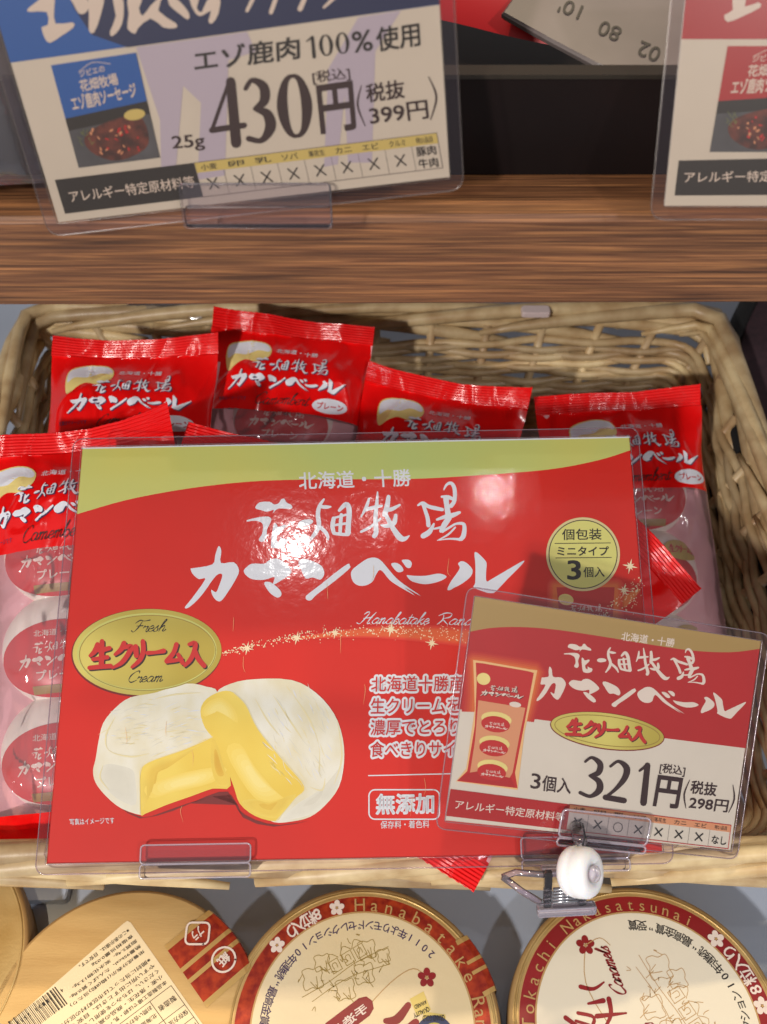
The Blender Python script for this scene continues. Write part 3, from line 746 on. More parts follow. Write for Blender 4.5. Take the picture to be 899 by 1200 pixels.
# ---- price card in front
CQ = [(555.6,698.5),(890.8,751),(855.4,996),(521,961)]
cw, CPt = quad_plane(CQ, .312)
print('card', [tuple(round(c, 3) for c in p) for p in CPt], (CPt[2]-CPt[3]).length, (CPt[0]-CPt[3]).length)
tag = root('camembert_price_card', 'laminated red and cream price card reading 321 in front of the big poster', 'price card', mw=cw)
A, px = flat_art(cw)
c4 = [px(*c) for c in CQ]
Mesh().prism([c4[3], c4[2], c4[1], c4[0]], 0, .0003).put('card', 'cream_card', tag)
A.poly('red_panel', 'tag_red', 0, [(555.6,698.5),(890.8,751),(873.3,876.5),(777,864.5),(655,846),(535.3,830.5)])
A.poly('gold_band', 'gold_print_brown', 1, [(555.6,698.5),(890.8,751)] + crom([(889.5,760),(855,764),(810,762),(755,754),(720,748),(653,737.8),(609,734.5),(575,735.6),(549.8,740)], 4, False))
A.text('place_lettering', 'cream_print', 2, '北海道・十勝', (727,750), (789,758), (728.5,740), .02)
# brand lettering: three matched points of the traced logo
def affine_from(src, dst):
    (x0,y0),(x1,y1),(x2,y2) = src; D = (x1-x0)*(y2-y0)-(x2-x0)*(y1-y0)
    def mp(x, y):
        u = ((x-x0)*(y2-y0)-(x2-x0)*(y-y0))/D; w = ((x1-x0)*(y-y0)-(x-x0)*(y1-y0))/D
        return tuple(dst[0][i] + (dst[1][i]-dst[0][i])*u + (dst[2][i]-dst[0][i])*w for i in (0, 1))
    return mp
mp = affine_from([(217,712),(614,657),(526,566)], [(627.7,820),(873,822),(805,760)])
A.shapes('brand_lettering', 'cream_print', 2, LOGO, (0,0,1,1), mp(0,0), mp(1,0), mp(0,1))
A.poly('gold_oval', 'shadow_red_print', 2, ell(711, 856.5, 67.5, 21.5, 7.5, 48))
A.poly('gold_oval', 'gold_foil_print', 3, ell(711, 856, 66.5, 20.5, 7.5, 48))
ringpoly('oval_ring', 'gold_foil_dark', 4, 711, 856, 62, 17, .9, 7.5, art=A)
A.shapes('cream_lettering', 'maroon_print', 4, CREAM, CREAM_BOX, (663,861), (757,872), (665,841))
A.shapes('cream_lettering', 'red_print', 5, CREAM, CREAM_BOX, (662,860), (756,871), (664,840))
# packet picture
for i_ in range(5):
    g_ = 11 - i_*2.2
    A.poly('pack_glow', 'tag_glow' + 'abcde'[i_], 2 + i_*.18, [(554-g_*.9,773-g_*.4),(555-g_*.3,773.5-g_),(566,774.5-g_),(626+g_*.5,785-g_),(629+g_,787),(624+g_,812),(614+g_,846-i_*.2),(610,841.5),(560,834),(555-g_*1.3,833.5),(556-g_*1.2,815)], 0)
A.poly('pack_glow', 'glow_light_print', 3, [(554,773),(566,774.5),(620,784),(629,785),(624,810),(614,858),(606,925),(534,915),(546,900),(556,830),(555,800)])
A.poly('pack_picture', 'red_print', 4, [(557,776),(566,777),(618,786),(625,788),(620,815),(612,858),(603,905),(606,923),(535,914.5),(547,903),(556,850),(558,800)])
A.poly('pack_picture', 'orange_print', 5, [(560,820),(615,829),(608,862),(600,905),(594,915),(550,906),(556,868)])
A.poly('pack_picture', 'tag_red', 6, [(548,905),(560,903),(598,911),(603,922),(536,913.5)])
for cy_ in (842, 870, 898):
    s_ = (cy_-842)*.08
    A.poly('pack_picture', 'cheese_light_print', 7, ell(581-s_, cy_, 18, 8.5, 8, 20))
    A.poly('pack_picture', 'red_print', 8, ell(580-s_, cy_+6, 17, 9.5, 8, 20))
    A.shapes('pack_picture', 'cream_print', 9, LOGO, LOGO_BOX, (567-s_, cy_+10), (594-s_, cy_+14), (568-s_, cy_+1))
A.poly('pack_picture', 'cheese_light_print', 6, ell(566, 795, 8, 7, 12, 20))
A.shapes('pack_picture', 'black_print', 6, LOGO, LOGO_BOX, (563,815), (613,821), (566,800)); A.shapes('pack_picture', 'cream_print', 7, LOGO, LOGO_BOX, (562,814.5), (612,820.5), (565,799))
A.poly('pack_picture', 'cream_print', 8, ell(603, 825, 7, 3.2, 8, 16))
# prices
A.text('price_lettering', 'maroon_print', 3, '3', (621,923), (632,924.5), (622.5,905.5), .01)
A.text('price_lettering', 'maroon_print', 3, '個入', (634,926), (667.5,930), (636,908), .02)
A.digit('price_lettering', 'maroon_print', 3, '3', (678,932), (704,936), (684,885))
A.digit('price_lettering', 'maroon_print', 3, '2', (707,936.5), (733,941), (714,888.5))
A.digit('price_lettering', 'maroon_print', 3, '1', (742,940), (760,942.5), (747,893))
A.text('price_lettering', 'maroon_print', 3, '円', (765,943), (793,946.5), (771,908.5), .045)
A.text('price_lettering', 'maroon_print', 3, '[税込]', (771.5,906), (801,910), (773.5,893.5), .02)
A.text('price_lettering', 'maroon_print', 3, '税抜', (808,929), (838,932.5), (810,914), .03)
A.text('price_lettering', 'maroon_print', 3, '298円', (806,947), (851,951.5), (808.5,933), .025)
A.stroke('price_lettering', 'maroon_print', 3, [(807.5,913.5,.8),(801,930,2),(803,946.5,.8)]); A.stroke('price_lettering', 'maroon_print', 3, [(858,919.5,.8),(859.5,936,2),(853,951.5,.8)])
# allergy strip
def strip(A, q, head, ink_head, ink_txt, label, cells, marks, ink_band, heads, split, border):
    """q: TL TR BR BL of whole strip; split: fraction where the table starts"""
    f = lambda u, v: tuple((q[0][i]*(1-u)+q[1][i]*u)*(1-v) + (q[3][i]*(1-u)+q[2][i]*u)*v for i in (0, 1))
    A.poly('allergy_strip', head, 1, [f(0,0), f(split,0), f(split,1), f(0,1)])
    A.text('allergy_lettering', ink_txt, 3, label, f(.025,.70), f(split-.012,.70), f(.025,.36), .012)
    A.poly('allergy_table', ink_band, 1, [f(split,.0), f(1,.0), f(1,.30), f(split,.30)])
    for i in range(cells+1):
        u = split + (1-split)*i/cells; A.line('allergy_table', border if i in (0, cells) else 'grey_print', 2, f(u,.0 if i in (0, cells) else .3), f(u,1), .7 if i in (0, cells) else .35)
    for v_ in (0, 1): A.line('allergy_table', border, 3, f(split,v_), f(1,v_), .8)
    for i in range(cells):
        u = split + (1-split)*(i+.5)/cells; du = (1-split)/cells
        if i < len(heads): A.text('allergy_lettering', 'black_print', 4, heads[i], f(u-du*.3,.24), f(u+du*.3,.24), f(u-du*.3,.07), .01)
        m = marks[i]
        if m == 'x':
            A.stroke('allergy_lettering', 'black_print', 4, [f(u-du*.17,.5)+(1.5,), f(u+du*.17,.8)+(1.5,)]); A.stroke('allergy_lettering', 'black_print', 4, [f(u+du*.17,.5)+(1.5,), f(u-du*.17,.8)+(1.5,)])
        elif m == 'o':
            c = f(u,.66); e_ = ell(c[0], c[1], 5.2, 5.4, 0, 24); A.stroke('allergy_lettering', 'black_print', 4, [(p[0], p[1], .7) for p in e_+[e_[0]]], 1)
        else:
            ls = m.split('/')
            for j, s_ in enumerate(ls):
                v1 = .86 if len(ls) == 1 else (.60 if j == 0 else .95); hh = .34 if len(ls) == 1 else .27
                A.text('allergy_lettering', 'black_print', 4, s_, f(u-du*.36,v1), f(u+du*.36,v1), f(u-du*.36,v1-hh), .02)
strip(A, [(527.6,924),(856,966.5),(852.5,994),(522.5,955.5)], 'tag_red', None, 'cream_print', 'アレルギー特定原材料等', 8, ['x','x','o','x','x','x','x','なし'], 'orange_print',
      ['小麦','卵','乳','ソバ','落花生','カニ','エビ','特21品目'], .425, 'red_print')
A.put(tag)
laminated(tag, px, CQ, .0028, .0014, .0035)

# ---- upper tags
def upper_tag(q, d0, label, right=False):
    mw, P = quad_plane(q, d0)
    print('upper', [tuple(round(c, 3) for c in p) for p in P])
    rt = root('shelf_price_card', label, 'price card', 'price cards on the wooden shelf', mw)
    A, px = flat_art(mw); return rt, A, px, mw
UQ = [(13,73),(515,5),(527,207),(69,260)]
rt, A, px, uw = upper_tag(UQ, .243, 'blue topped laminated price card reading 430, tilted on the wooden shelf')
# full card: extends above the picture
inv = lambda u, v: tuple((UQ[0][i]*(1-u)+UQ[1][i]*u)*(1-v) + (UQ[3][i]*(1-u)+UQ[2][i]*u)*v for i in (0, 1))
cardq = [(-12,-10),(509,-95),(527,207),(69,260)]
cardq = [px(*c) for c in UQ]; W_, H_ = cardq[2][0], cardq[0][1]
skew = cardq[0][0]
top = 1.55*H_; TL = (skew*1.55, top); TR = (cardq[1][0] + (cardq[1][0]-cardq[2][0])*.55, cardq[1][1]*1.55)
Mesh().prism([cardq[3], cardq[2], TR, TL], 0, .0003).put('card', 'cream_card', rt)
A.poly('lilac_stripe', 'lilac_print', 0, [(160,55),(290,37),(300,60),(268,70),(264,205),(232,210),(236,120),(215,100),(205,215),(190,220),(188,140)])
A.poly('lilac_stripe', 'lilac_print', 0, [(420,20),(470,12),(440,60),(436,190),(408,190),(404,110),(396,192),(380,195),(385,80)])
A.poly('colour_panel', 'tag_blue', 1, [cardq[0], cardq[1], TR, TL], raw=True)
A.poly('colour_panel', 'tag_navy', 2, [px(75,-20), px(88,10), px(108,40), px(150,55), px(515,4.5), TR, (TL[0]*.5+TR[0]*.5, TL[1])], raw=True)
z5 = lambda pts: zz((0,0), 3.33, pts)
for q_ in ([(180,-20),(215,-20),(215,30),(220,90),(285,85),(290,105),(240,140),(200,165),(180,150),(165,105),(190,95),(185,45),(120,45),(110,35),(140,10)],
          [(275,-20),(330,-20),(350,20),(335,50),(310,50),(290,15)], [(350,-30),(410,-30),(395,60),(370,125),(350,118),(350,60)],
          [(440,-20),(480,-20),(485,60),(470,110),(440,140),(432,120),(455,60)], [(500,-20),(560,-20),(545,30),(560,60),(590,20),(640,-20),(620,40),(690,90),(685,108),(640,105),(590,70),(540,110),(530,130),(500,110),(505,50)],
          [(660,-10),(700,0),(740,50),(735,75),(700,50),(665,20)], [(740,-10),(780,-20),(770,30),(790,45),(810,0),(860,-20),(855,50),(830,90),(815,80),(825,40),(790,60),(765,50)]):
    A.poly('brand_lettering', 'cream_print', 4, z5(q_), 2)
for q_ in ([(290,12,4),(300,-8,5)], [(318,14,5),(325,-6,5)], [(352,10,6),(360,-8,5)], [(380,8,3),(395,-6,5)]): A.stroke('brand_lettering', 'cream_print', 4, q_)
k = 1.6648; zr = lambda x, y: (x/k, y/k)
A.text('headline_lettering', 'black_print', 3, 'エゾ鹿肉', zr(382,140), zr(585,113), zr(378,97), .03)
for d_, x_ in (('1', 598), ('0', 626), ('0', 658)): A.digit('headline_lettering', 'black_print', 3, d_, zr(x_, 113-(x_-598)*.13), zr(x_+25, 110-(x_-598)*.13), zr(x_-4, 72-(x_-598)*.13))
A.text('headline_lettering', 'black_print', 3, '%', zr(690,102), zr(728,97), zr(686,62), .02)
A.text('headline_lettering', 'black_print', 3, '使用', zr(737,100), zr(820,88), zr(733,54), .03)
o6 = lambda x, y: (190 + x/2.644, 60 + y/2.644)
A.digit('price_lettering', 'maroon_print', 3, '4', o6(158,300), o6(262,284), o6(140,98))
A.digit('price_lettering', 'maroon_print', 3, '3', o6(268,285), o6(352,275), o6(250,88))
A.digit('price_lettering', 'maroon_print', 3, '0', o6(372,272), o6(466,260), o6(356,76))
A.text('price_lettering', 'maroon_print', 3, '円', o6(495,252), o6(600,238), o6(480,108), .04)
A.text('price_lettering', 'maroon_print', 3, '[税込]', o6(470,103), o6(585,88), o6(464,62), .015)
A.text('price_lettering', 'maroon_print', 3, '税抜', o6(636,158), o6(752,142), o6(630,102), .03)
A.text('price_lettering', 'maroon_print', 3, '399円', o6(648,228), o6(826,206), o6(640,172), .025)
A.text('price_lettering', 'maroon_print', 3, '25g', o6(36,312), o6(135,304), o6(30,262), .02)
A.stroke('price_lettering', 'maroon_print', 3, [o6(618,105)+(1,), o6(606,165)+(2.4,), o6(630,230)+(1,)]); A.stroke('price_lettering', 'maroon_print', 3, [o6(826,78)+(1,), o6(850,140)+(2.4,), o6(832,210)+(1,)])
def packet(A, qq, top_ink, food='meat_print'):
    f = lambda u, v: tuple((qq[0][i]*(1-u)+qq[1][i]*u)*(1-v) + (qq[3][i]*(1-u)+qq[2][i]*u)*v for i in (0, 1))
    A.poly('packet_picture', top_ink, 3, [f(0,0), f(1,0), f(1,.48), f(0,.54)])
    A.poly('packet_picture', 'slate_print', 3, [f(0,.54), f(1,.48), f(1,1), f(0,1)])
    A.poly('packet_picture', 'black_print', 4, [f(0,.52), f(1,.46), f(1,.58), f(0,.64)])
    A.poly('packet_picture', food, 5, [f(.22,.68), f(.5,.6), f(.85,.58), f(.93,.75), f(.85,.9), f(.5,.98), f(.25,.9), f(.15,.78)], 3)
    for i in range(38):
        u, v_ = rs.uniform(.24,.84), rs.uniform(.64,.92); c = f(u, v_)
        A.poly('packet_picture', 'orange_print' if i % 3 == 0 else 'pack_red_flat' if i % 3 == 1 else 'meat_print', 6, ell(c[0], c[1], rs.uniform(1.2,3), rs.uniform(.8,1.8), rs.uniform(0,180), 7))
    for i in range(10):
        c = f(rs.uniform(.12,.24), rs.uniform(.66,.8)); A.stroke('packet_picture', 'leaf_print', 7, [(c[0], c[1], .8), (c[0]+rs.uniform(-5,6), c[1]-rs.uniform(2,7), .5)])
    A.poly('packet_picture', 'yellow_strip_print', 7, ell(*f(.82,.57), 12.5, 6.5, -8, 20))
    A.text('packet_picture', 'cream_print', 5, 'ジビエの', f(.3,.15), f(.6,.13), f(.3,.09), .02)
    A.text('packet_picture', 'cream_print', 5, '花畑牧場', f(.27,.29), f(.72,.27), f(.27,.18), .03)
    A.text('packet_picture', 'cream_print', 5, 'エゾ鹿肉ソーセージ', f(.12,.46), f(.9,.41), f(.12,.32), .04)
    A.stroke('packet_picture', 'cream_print', 5, [f(.3,.10)+(.8,), f(.48,.03)+(.8,), f(.68,.07)+(.8,)])
packet(A, [(60.5,76),(160,61),(188,184),(93,196)], 'tag_blue')
strip(A, [zr(108,350),zr(852,258),zr(864,326),zr(128,416)], 'black_print', None, 'cream_print', 'アレルギー特定原材料等', 9, ['x','x','x','x','x','x','x','x','豚肉/牛肉'], 'yellow_strip_print',
      ['小麦','卵','乳','ソバ','落花生','カニ','エビ','クルミ','特21品目'], .365, 'grey_print')
A.put(rt)
def lam_local(rt, corners, margin):
    laminated(rt, lambda x, y: (x, y), corners, margin, .0014, .004, ('laminate_dull', 'laminate_margin', 'laminate_dull'))
lam_local(rt, [TL, TR, cardq[2], cardq[3]], .0035)
# right tag
RQ = [(796,46),(1290,92),(1245,296),(778,241)]
RQ = [(798,46),(1310,46),(1260,241),(778,241)]
rt2, A, px, rw = upper_tag(RQ, .243, 'red topped laminated price card on the wooden shelf, cut by the right edge', True)
c_ = [px(*c) for c in RQ]
TL2 = (c_[0][0]*1.6, c_[0][1]*1.6); TR2 = (c_[1][0] + (c_[1][0]-c_[2][0])*.6, c_[1][1]*1.6)
Mesh().prism([c_[3], c_[2], TR2, TL2], 0, .0003).put('card', 'cream_card', rt2)
A.poly('colour_panel', 'tag_red', 1, [c_[0], c_[1], TR2, TL2], raw=True)
for q_ in ([(858,-5),(874,-5),(872,8),(888,3),(890,9),(868,20),(852,26),(848,18),(858,12)], [(900,-8),(915,-5),(910,25),(902,20)]): A.poly('brand_lettering', 'cream_print', 3, q_, 2)
packet(A, [(852,54),(958,54),(942,178),(831,178)], 'tag_red')
A.poly('allergy_strip', 'black_print', 1, [(795,188),(980,184),(986,228),(790,229)])
A.text('allergy_lettering', 'cream_print', 3, 'アレルギー特定原材料等', (801,214), (962,212), (802,201), .012)
A.text('price_lettering', 'maroon_print', 3, '430円', (1000,170), (1120,168), (1000,110), .03)
A.put(rt2); lam_local(rt2, [TL2, TR2, c_[2], c_[3]], .0035)

# ================================================================== CLEAR HOLDERS
def on_local(mw, x, y, z=0): return mw @ Vector((x, y, z))
def holder(name, label, mw, x0, x1, y0, y1, t, foot=.006, group='clear card clips'):
    """slotted clear strip: front pane, back pane, bottom web; local to the card's plane"""
    h = root(name, label, 'clip', group, mw)
    Mesh().box((x0, y0, t), (x1, y1, t+.0009), .0008).put('front_pane', 'acrylic', h)
    Mesh().box((x0, y0, -.0030), (x1, y1-.002, -.0021), .0008).put('back_pane', 'acrylic', h)
    Mesh().box((x0+.0004, y0-foot, -.0030), (x1-.0004, y0-.0002, t+.0009), .0008).put('foot', 'acrylic', h)
    m = Mesh(); z = t+.0011
    loop = rrect(x0, y0, x1, y1, .0012, 3); m.tube([(p[0], p[1], z) for p in loop], .00035, 5, True)
    m.tube([(p[0], p[1], z) for p in rrect(x0, y0-foot, x1, y0-.0002, .001, 3)], .00035, 5, True)
    m.put('moulded_edge', 'acrylic_edge', h, smooth=True)
    return h
pinv = pw.inverted()
def loc_on(mw, x, y):
    n = mw.to_3x3() @ Vector((0,0,1)); return mw.inverted() @ on_plane(x, y, mw.translation, n)
a = loc_on(pw, 167, 1012); b = loc_on(pw, 295, 1012); c = loc_on(pw, 167, 990); d = loc_on(pw, 295, 990)
holder('card_clip', 'clear plastic clip gripping the lower left edge of the big poster', pw, a.x, b.x, a.y, c.y, .0022, .0046)
a = loc_on(pw, 610, 1003); b = loc_on(pw, 735, 1003)
holder('card_clip', 'clear plastic strip under the poster, behind the white swivel knob', pw, a.x, b.x, a.y-.001, a.y+.006, .0022, .004)
a = loc_on(cw, 650, 976); b = loc_on(cw, 752, 989); c = loc_on(cw, 653, 944)
ch = root('swivel_card_clip', 'clear swivel clip with round white knob holding the 321 price card', 'clip', 'clear card clips', cw)
y0 = min(a.y, b.y) ; y0 = a.y
Mesh().box((a.x, y0, .002), (b.x, c.y, .0029), .001).put('front_pane', 'acrylic', ch)
Mesh().box((a.x, y0, -.003), (b.x, c.y-.002, -.0021), .001).put('back_pane', 'acrylic', ch)
Mesh().box((a.x+.0004, y0-.0028, -.003), (b.x-.0004, y0-.0002, .0029), .001).put('foot', 'acrylic', ch)
m = Mesh(); m.tube([(p[0], p[1], .0031) for p in rrect(a.x, y0, b.x, c.y, .0015, 3)], .0004, 6, True)
m.tube([(p[0], p[1], .0031) for p in rrect(a.x, y0-.0028, b.x, y0-.0004, .001, 3)], .0004, 6, True)
m.put('moulded_edge', 'acrylic_edge', ch, smooth=True)
# white swivel knob: short thick disc with rounded edges, seen partly from its side
_n = cw.to_3x3() @ Vector((0,0,1)); kc = cw.inverted() @ on_plane(680, 1022, cw.translation + _n*.012, _n)
kd = Vector((.55, .28, .79)).normalized()      # axis in card-local space
def lathe(profile, axis, centre, n=28):
    u = axis.orthogonal().normalized(); w = axis.cross(u); m = Mesh(); v = []
    for h, r in profile:
        for k in range(n):
            an = 2*math.pi*k/n; v.append(centre + axis*h + (u*math.cos(an) + w*math.sin(an))*r)
    f = [(i*n+k, i*n+(k+1)%n, (i+1)*n+(k+1)%n, (i+1)*n+k) for i in range(len(profile)-1) for k in range(n)]
    f.append(tuple(range(n))[::-1]); f.append(tuple((len(profile)-1)*n+k for k in range(n)))
    return m.add(v, f)
kcen = Vector((kc.x, kc.y, .012))
print('knob', cw @ kcen, 'jaw', at_depth(664, 1048, .325), 'cardn', cw.to_3x3() @ Vector((0,0,1)))
KS = 1.18
def ks(pr): return [(h*KS, r*KS) for h, r in pr]
lathe(ks([(-.0042,.0048),(-.0040,.0056),(-.0030,.0064),(-.001,.0068),(-.0006,.0065),(.0002,.0068),(.0026,.0066),(.0038,.0058),(.0043,.0046),(.0042,.003),(.0036,.0024),(.0036,.0005)]), kd, kcen).put('knob', 'white_cap', ch, smooth=True)
lathe(ks([(.0032,.0022),(.0050,.0022),(.0054,.0016),(.0055,.0004)]), kd, kcen, 20).put('knob_pin', 'acrylic_edge', ch, smooth=True)
m = Mesh(); m.tube([Vector((kc.x+.0014, kc.y+.0108, .001)), Vector((kc.x+.0010, kc.y+.0085, .0050)), Vector((kc.x+.0006, kc.y+.0050, .0100))], .0024, 12); m.put('stem', 'acrylic', ch, smooth=True)
# jaw that grips the rim
jw = root('rim_clamp', 'clear plastic clamp with metal spring under the white knob, biting the basket rim', 'clamp', 'clear card clips')
jc = at_depth(667, 1056, .322); jm = frame(jc, Vector((1, 0.05, 0)), PY*.8 + PN*.6); jw.matrix_world = jm
Mesh().box((-.0105, -.0050, -.0015), (.0090, -.0015, .0015), .0008).put('jaw', 'acrylic_edge', jw)
Mesh().box((-.0085, -.0015, -.0010), (-.0060, .0125, .0010), .0006).put('arm', 'acrylic', jw)
Mesh().box((.0030, -.0015, -.0010), (.0055, .0090, .0010), .0006).put('arm', 'acrylic', jw)
Mesh().box((-.0085, .0075, -.0070), (.0035, .0095, -.0030), .0006).put('cross_bar', 'acrylic_edge', jw)
m = Mesh(); m.tube([(-.0210, .0060, -.006), (-.0150, .0015, -.004), (-.0090, -.0010, -.001)], .0012, 8); m.tube([(-.0210, .0060, -.006), (-.0170, .0085, -.005), (-.0085, .0105, -.001)], .0011, 8)
m.put('lever', 'laminate_edge', jw, smooth=True)
m = Mesh()
for i in range(5): m.tube([(-.0056, .0005+i*.0013, .0006), (.0028, .0005+i*.0013, .0006)], .0006, 8)
m.put('spring', 'steel', jw, smooth=True)
# holder of the upper-left tag
a = loc_on(uw, 222, 236); b = loc_on(uw, 395, 236); c = loc_on(uw, 222, 212)
uh = root('shelf_card_holder', 'clear plastic foot holding the tilted 430 price card on the wooden shelf', 'card holder', mw=uw)
a2_, b2_, c2_ = loc_on(uw, 220, 262), loc_on(uw, 395, 262), loc_on(uw, 222, 211)
ex = (loc_on(uw, 395, 236)-loc_on(uw, 222, 236)); ang = math.atan2(ex.y, ex.x)
hm = Matrix.Translation(Vector((a2_.x, a2_.y, 0))) @ Matrix.Rotation(ang, 4, 'Z'); uh.matrix_world = uw @ hm
wd = ex.length; hh = (c2_-a2_).length
Mesh().box((0, hh*.45, .0025), (wd, hh, .0033), .001).put('front_pane', 'acrylic', uh)
Mesh().box((0, 0, .0005), (wd, hh*.45, .0033), .001).put('foot', 'laminate_margin', uh)
Mesh().tube([(p[0], p[1], .0036) for p in rrect(0, 0, wd, hh, .001, 3)], .0003, 5, True).put('moulded_edge', 'acrylic', uh, smooth=True)

# ================================================================== CHEESE PACKS
PWID, PLEN = .078, .168
def smooth(a, b, x):
    t = max(0, min(1, (x-a)/(b-a))); return t*t*(3-2*t)
def make_pack(name, label, mw, seed, T=.0115, lift=(0, 0), red=.052, badge=True, minis=True, blift=(0,0), PLEN=.168, dx0=0):
    rt = root(name, label, 'cheese pack', 'red camembert packs in the basket', mw)
    CR = .010
    def zf(x, y):                         # y = distance from the top edge
        p = smooth(CR*.7, CR+.026, y) * smooth(CR*.7, CR+.022, PLEN-y)
        u = abs(x)/(PWID/2); body = T*p*max(0, 1-u**3.2)**.75
        w = noise.noise(Vector((x*55+seed*7, y*40, seed))) * .0024 + noise.noise(Vector((x*150+seed*3, y*110, seed+5))) * .0010
        ed = smooth(.0, .35, 1-u)
        cr_ = 1 - abs(noise.noise(Vector((x*70+y*25+seed, y*45-x*20, seed+9))))*2.2; w += .0012*max(0, cr_-.72)/.28*(1.0 if y > red else .7)
        z = body + w*(.35 + .65*p)*(.4+.6*ed)
        dt = min(y, PLEN-y)
        if dt < CR:                       # crimp ridges
            z += .00028*math.sin(dt/CR*math.pi*2*7.5) + .0030*noise.noise(Vector((x*34+seed, 1+y*20, seed*2)))
        # radiating gathers below the crimp
        if CR <= dt < CR+.022:
            g = 1-(dt-CR)/.022; z += .0010*g*math.sin(x*420 + 3*noise.noise(Vector((x*60, seed, 0))))*(.4+.6*abs(noise.noise(Vector((x*50, y*20, seed)))))
        e = x/(PWID/2); ft = max(0, 1-y/.03)**1.5; fb = max(0, 1-(PLEN-y)/.03)**1.5
        z += ft*(lift[0]*max(0,-e)**1.6 + lift[1]*max(0,e)**1.6) + fb*(blift[0]*max(0,-e)**1.6 + blift[1]*max(0,e)**1.6)
        return z
    def xs_(x, y):
        p = smooth(CR, CR+.03, y) * smooth(CR, CR+.03, PLEN-y); return x*(1 - .05*p)
    fn = lambda x, y, z=0: (xs_(x, y), -y, zf(x, y) + z)
    nu = 104
    def strip_mesh(y0, y1, n, edge=None):
        v = []; f = []
        for j in range(n+1):
            for i in range(nu+1):
                x = PWID*(i/nu-.5); y = y0 + (y1-y0)*j/n
                tooth = .0009*(1 if i % 4 in (1, 2) else 0)
                if edge == 'top' and j == 0: y += tooth
                if edge == 'bottom' and j == n: y -= tooth
                v.append(fn(x, y))
        for j in range(n):
            for i in range(nu):
                a = j*(nu+1)+i; f.append((a+nu+1, a+nu+2, a+1, a))
        return v, f
    def back(v, f, k=.4):                 # the underside sheet
        nv = [(x, y, min(0, -z*k) - .0003) for x, y, z in v]; return nv, [q[::-1] for q in f]
    crimp_b = PLEN-CR
    for nm, y0, y1, n, edge, m_ in (('crimp', 0, CR, 40, 'top', 'pack_red'), ('red_film', CR, red, 34, None, 'pack_red'), ('clear_window', red, PLEN-.019, 60, None, 'clear_film'),
                                    ('red_film', PLEN-.019, crimp_b, 8, None, 'pack_red'), ('crimp', crimp_b, PLEN, 40, 'bottom', 'pack_red')):
        v, f = strip_mesh(y0, y1, n, edge); o = obj(nm, v, f, m_, rt, smooth=True)
    v, f = strip_mesh(CR, crimp_b, 30); v, f = back(v, f); obj('backing_film', v, f, 'backing_pink', rt, smooth=True)
    A = Art(lambda x, y, z: fn(x, y, z), step=6e-5, base=1.5e-4)
    mm = .001
    class ArtF(Art): pass
    def P(x, y): return (x*mm, y*mm)
    # cheese picture at upper left
    A2 = Art(lambda x, y, z: fn(x + dx0*mm, y, z), P, step=6e-5, base=2.0e-4, maxlen=.0022)
    def T2(t): return t
    # polygons come in y-down coordinates: orientation flips handled by double sided shading
    A2.poly('cheese_picture', 'cheese_light_print', 0, [(-30,20),(-27,16.5),(-19,14.5),(-12,15.5),(-8.5,19),(-9,24),(-14,27.5),(-20,26.5),(-24,29),(-28,33),(-30,28)], 3)
    A2.poly('cheese_picture', 'white_print', 1, [(-29.5,20),(-26.5,17),(-19,15),(-12,16),(-9,19),(-10,21),(-15,20),(-20,23),(-26,23),(-29,26)], 3)
    for dx, ink, ly in ((.45, 'navy_print', 1), (0, 'white_print', 3)):
        sh_ = lambda x, y: (x+dx, y+dx)
        A2.shapes('brand_lettering', ink, ly, LOGO, LOGO_BOX, sh_(-27,42.5), sh_(30.5,42.5), sh_(-27,22), .95)
        A2.poly if 0 else None
    A2.text('place_lettering', 'white_print', 3, '北海道・十勝', (-6,21), (14,21), (-6,18.4), .012)
    A2.text('small_lettering', 'navy_print', 3, '写真はイメージです', (-31,48), (-17,48), (-31,46), .0)
    A2.script('script_lettering', 'black_print', 3, 'Camembert', (-13,49.2), (13,48.2), (-13,43.4), .32)
    A2.poly('plain_badge', 'white_print', 4, ell(24, 46.5, 8.5, 3.8, -4, 24))
    A2.text('plain_badge', 'red_print', 6, 'プレーン', (18,48.4), (30.5,47.8), (18,45.2), .04)
    A2.put(rt)
    if minis:
        for i, cy_ in enumerate((49, 88, 127) if PLEN > .12 else ()):
            dome = lambda x, y: .0088*max(0.0, 1 - ((x/.0245)**2 + (y/.0225)**2)**1.7)**.6 if ((x/.0245)**2 + (y/.0225)**2) < 1 else 0
            base = .0002 - .0048
            v = []; f = []; nr, na = 12, 36
            for r_ in range(nr+1):
                for k_ in range(na):
                    rr = math.sin(r_/nr*math.pi/2); a_ = 2*math.pi*k_/na; x = .0244*rr*math.cos(a_); y = .0224*rr*math.sin(a_)
                    v.append((x + dx0*mm, -cy_*mm - y, base + dome(x, y) - .0008))
            for r_ in range(nr):
                for k_ in range(na): f.append((r_*na+k_, (r_+1)*na+k_, (r_+1)*na+(k_+1)%na, r_*na+(k_+1)%na))
            ms = obj('cheese_portion', v, f, 'cheese', rt, smooth=True)
            B = Art(lambda x, y, z, c=cy_: (x + dx0*mm, -c*mm - y, base + dome(x, y) + z), P, step=9e-5, base=-.0002, maxlen=.002)
            lab = [(x, max(y, -4.5) if abs(x) < 99 else y) for x, y in ell(0, 3, 20.5, 16.5, 0, 60)]
            lab = [(x, y) for x, y in ell(0, 4, 21, 15.2, 0, 60)]
            # disc label built as rings so it follows the dome
            vv = []; ff = []; nr2, na2 = 7, 44
            for r_ in range(nr2+1):
                for k_ in range(na2):
                    a_ = 2*math.pi*k_/na2; x = 22.4*mm*r_/nr2*math.cos(a_); y = 5.0*mm + 14.6*mm*r_/nr2*math.sin(a_)
                    vv.append((x + dx0*mm, -cy_*mm - y, base + dome(x, y) - .0003))
